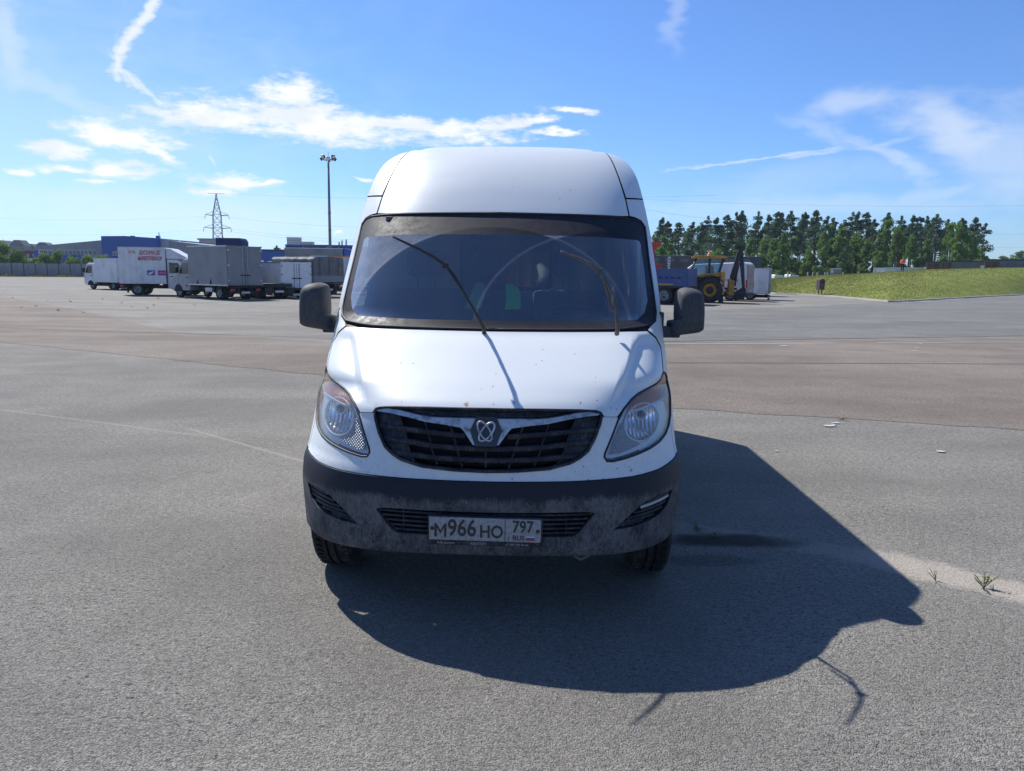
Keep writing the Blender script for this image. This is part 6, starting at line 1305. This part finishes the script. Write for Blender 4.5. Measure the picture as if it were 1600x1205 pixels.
# person
def skin_mesh(name, verts, edges, rad, m, parent, root=0):
    me = bpy.data.meshes.new(name); me.from_pydata(verts, edges, []); o = bpy.data.objects.new(name, me); COL.objects.link(o)
    sk = o.modifiers.new('s', 'SKIN'); sk.use_smooth_shade = True; o.modifiers.new('d', 'SUBSURF').levels = 1
    for i, r in enumerate(rad): me.skin_vertices[0].data[i].radius = (r, r) if not isinstance(r, tuple) else r; me.skin_vertices[0].data[i].use_root = i == root
    new = bpy.data.meshes.new_from_object(o.evaluated_get(bpy.context.evaluated_depsgraph_get())); bpy.data.objects.remove(o); new.materials.clear(); new.materials.append(m)
    q = bpy.data.objects.new(name, new); COL.objects.link(q); q.parent = parent; return q
c = at(1409.5, 424.6, 99); pe = thing('person', 'person in an orange jacket and dark trousers standing on the bank', 'person', (c.x, 99, c.z), R_(-35))
M_skin = principled('skin', (.45, .28, .20), .6); M_or = principled('orange_jacket', (.80, .12, .02), .75); M_trou = principled('dark_trousers', (.02, .022, .03), .8); M_hair = principled('dark_hair', (.03, .025, .022), .7)
skin_mesh('body', [(0, 0, .95), (0, 0, 1.15), (0, 0, 1.40), (0, 0, 1.50), (0, -.02, 1.60), (0, -.02, 1.70), (.20, 0, 1.40), (.26, -.05, 1.15), (.12, -.26, 1.10), (.06, -.33, 1.12), (-.20, 0, 1.40), (-.26, -.05, 1.15), (-.12, -.26, 1.12), (-.06, -.33, 1.14), (.10, 0, .90), (.11, 0, .48), (.12, .02, .08), (.12, -.12, .04), (-.10, 0, .90), (-.11, 0, .48), (-.12, .02, .08), (-.12, -.12, .04)],
          [(0, 1), (1, 2), (2, 3), (3, 4), (4, 5), (2, 6), (6, 7), (7, 8), (8, 9), (2, 10), (10, 11), (11, 12), (12, 13), (0, 14), (14, 15), (15, 16), (16, 17), (0, 18), (18, 19), (19, 20), (20, 21)],
          [.13, .13, .14, .055, .075, .085, .06, .045, .035, .035, .06, .045, .035, .035, .085, .06, .045, .04, .085, .06, .045, .04], M_skin, pe)
skin_mesh('jacket', [(0, 0, .88), (0, 0, 1.15), (0, 0, 1.40), (0, 0, 1.49), (.21, 0, 1.40), (.28, -.05, 1.14), (.14, -.24, 1.10), (-.21, 0, 1.40), (-.28, -.05, 1.14), (-.14, -.24, 1.12)], [(0, 1), (1, 2), (2, 3), (2, 4), (4, 5), (5, 6), (2, 7), (7, 8), (8, 9)], [(.21, .16), (.20, .16), (.21, .15), .08, .085, .07, .055, .085, .07, .055], M_or, pe)
skin_mesh('trousers', [(0, 0, .95), (.10, 0, .88), (.11, 0, .48), (.12, .02, .08), (-.10, 0, .88), (-.11, 0, .48), (-.12, .02, .08)], [(0, 1), (1, 2), (2, 3), (0, 4), (4, 5), (5, 6)], [.16, .11, .085, .07, .11, .085, .07], M_trou, pe)
skin_mesh('hair', [(0, 0, 1.66), (0, 0, 1.72)], [(0, 1)], [.095, .09], M_hair, pe)
b = MB(); b.add([(-.205, -.166, 1.02), (.205, -.166, 1.02), (.205, -.166, 1.07), (-.205, -.166, 1.07)], [(0, 1, 2, 3)]); b.build('reflective_band', principled('silver_band', (.6, .6, .6), .4), pe)
# weeds in the sand and in the joints
def weed(name, label, loc, h, n, seed, dry, group=None):
    rng = random.Random(seed); o = thing(name, label, 'weed', loc, 0, group); st_ = MB(); lf = MB()
    for k in range(n):
        a = rng.uniform(-.6, 3.7) if k else 1.6; L = h * rng.uniform(.55, 1.) * (1 if k < 2 else .8); sp = rng.uniform(.2, 1.0) if k else .1
        pts = [Vector((math.cos(a) * sp * L * u, math.sin(a) * sp * L * u * .6, L * (u - .25 * sp * u * u))) for u in (0, .35, .7, 1.)]; st_.tube(pts, [h * .022, h * .018, h * .014, h * .008], 5, False)
        for u in (.3, .45, .6, .72, .84, .95):
            for s in (-1, 1):
                i = min(int(u * 3), 2); p = pts[i].lerp(pts[i + 1], u * 3 - i); ang = a + s * rng.uniform(.6, 1.5); l = h * rng.uniform(.10, .22) * (.6 if dry else 1.); d1 = Vector((math.cos(ang), math.sin(ang), rng.uniform(.1, .8))).normalized(); w_ = d1.cross(Vector((0, 0, 1))).normalized() * l * .20
                lf.add([p, p + d1 * l * .5 + w_, p + d1 * l, p + d1 * l * .5 - w_], [(0, 1, 2, 3)])
    st_.build('stem', principled('weed_stem', (.16, .15, .06), .8), o); tag(lf.build('foliage', M_dryl if dry else M_weed, o), kind='stuff'); return o
M_weed = mat('weed_leaf', leaf_fn((.06, .11, .02), (.13, .19, .04), (.14, .17, .05))); M_dryl = mat('dry_weed_leaf', leaf_fn((.10, .10, .04), (.20, .19, .08), (.22, .19, .10)))
g = gnd(1462, 908); weed('weed', 'small dry weed in the sand strip nearer the van shadow', (g.x, g.y, 0), .085, 6, 4, True)
g = gnd(1537, 919); weed('weed', 'green leafy weed in the sand strip at the right', (g.x, g.y, 0), .115, 8, 11, False)
g = gnd(1552, 922); weed('weed', 'low dark weed tuft right beside the green leafy weed', (g.x, g.y, 0), .045, 7, 5, True)
w0 = None
for i, (px, yy) in enumerate(((34, 481), (57, 479), (91, 486), (130, 489), (240, 478), (206, 480), (231, 482), (247, 467), (303, 477), (160, 468), (75, 470), (20, 466), (110, 472), (190, 474), (1316, 657), (1118, 839), (1090, 828))):
    g = gnd(px, yy); h = .10 if yy < 600 else .06
    if w0 is None: w0 = o = weed('grass_tuft', 'x', (0, 0, 0), .28, 7, 21, True, 'weed tufts in the paving joints')
    else: o = copy_tree(w0)
    o.location = (g.x, g.y, 0); s = h / .28 * (.7 + .5 * ((i * 7) % 5) / 5); o.scale = (s * 3., s * 3., s); o.rotation_euler = (0, 0, i * 1.3)
    o['label'] = 'tiny tuft of weeds in the yard, %s' % (('%s from the left' % ORD[sorted(range(14), key=lambda q: (34, 57, 91, 130, 240, 206, 231, 247, 303, 160, 75, 20, 110, 190)[q]).index(i)]) if i < 14 else ('at the edge of the brown asphalt', 'in the shadow beside the wheel', 'in the shadow close to the bumper')[i - 14])

# ------------------------------------------------------------------ the air: far things fade a little to blue
b = MB(); b.box((-2450, -320, -1.), (2450, 2950, 42)); hz = b.build('haze', None)
hm = bpy.data.materials.new('haze_air'); hm.use_nodes = True; t = NT(hm.node_tree)
pv = t.n('ShaderNodeVolumePrincipled', i_Color=(.62, .80, 1.), i_Density=.0002, i_Anisotropy=.2); t.n('ShaderNodeOutputMaterial', i_Volume=pv.outputs[0])
hz.data.materials.append(hm); tag(hz, 'thin bluish haze in the air', kind='stuff')
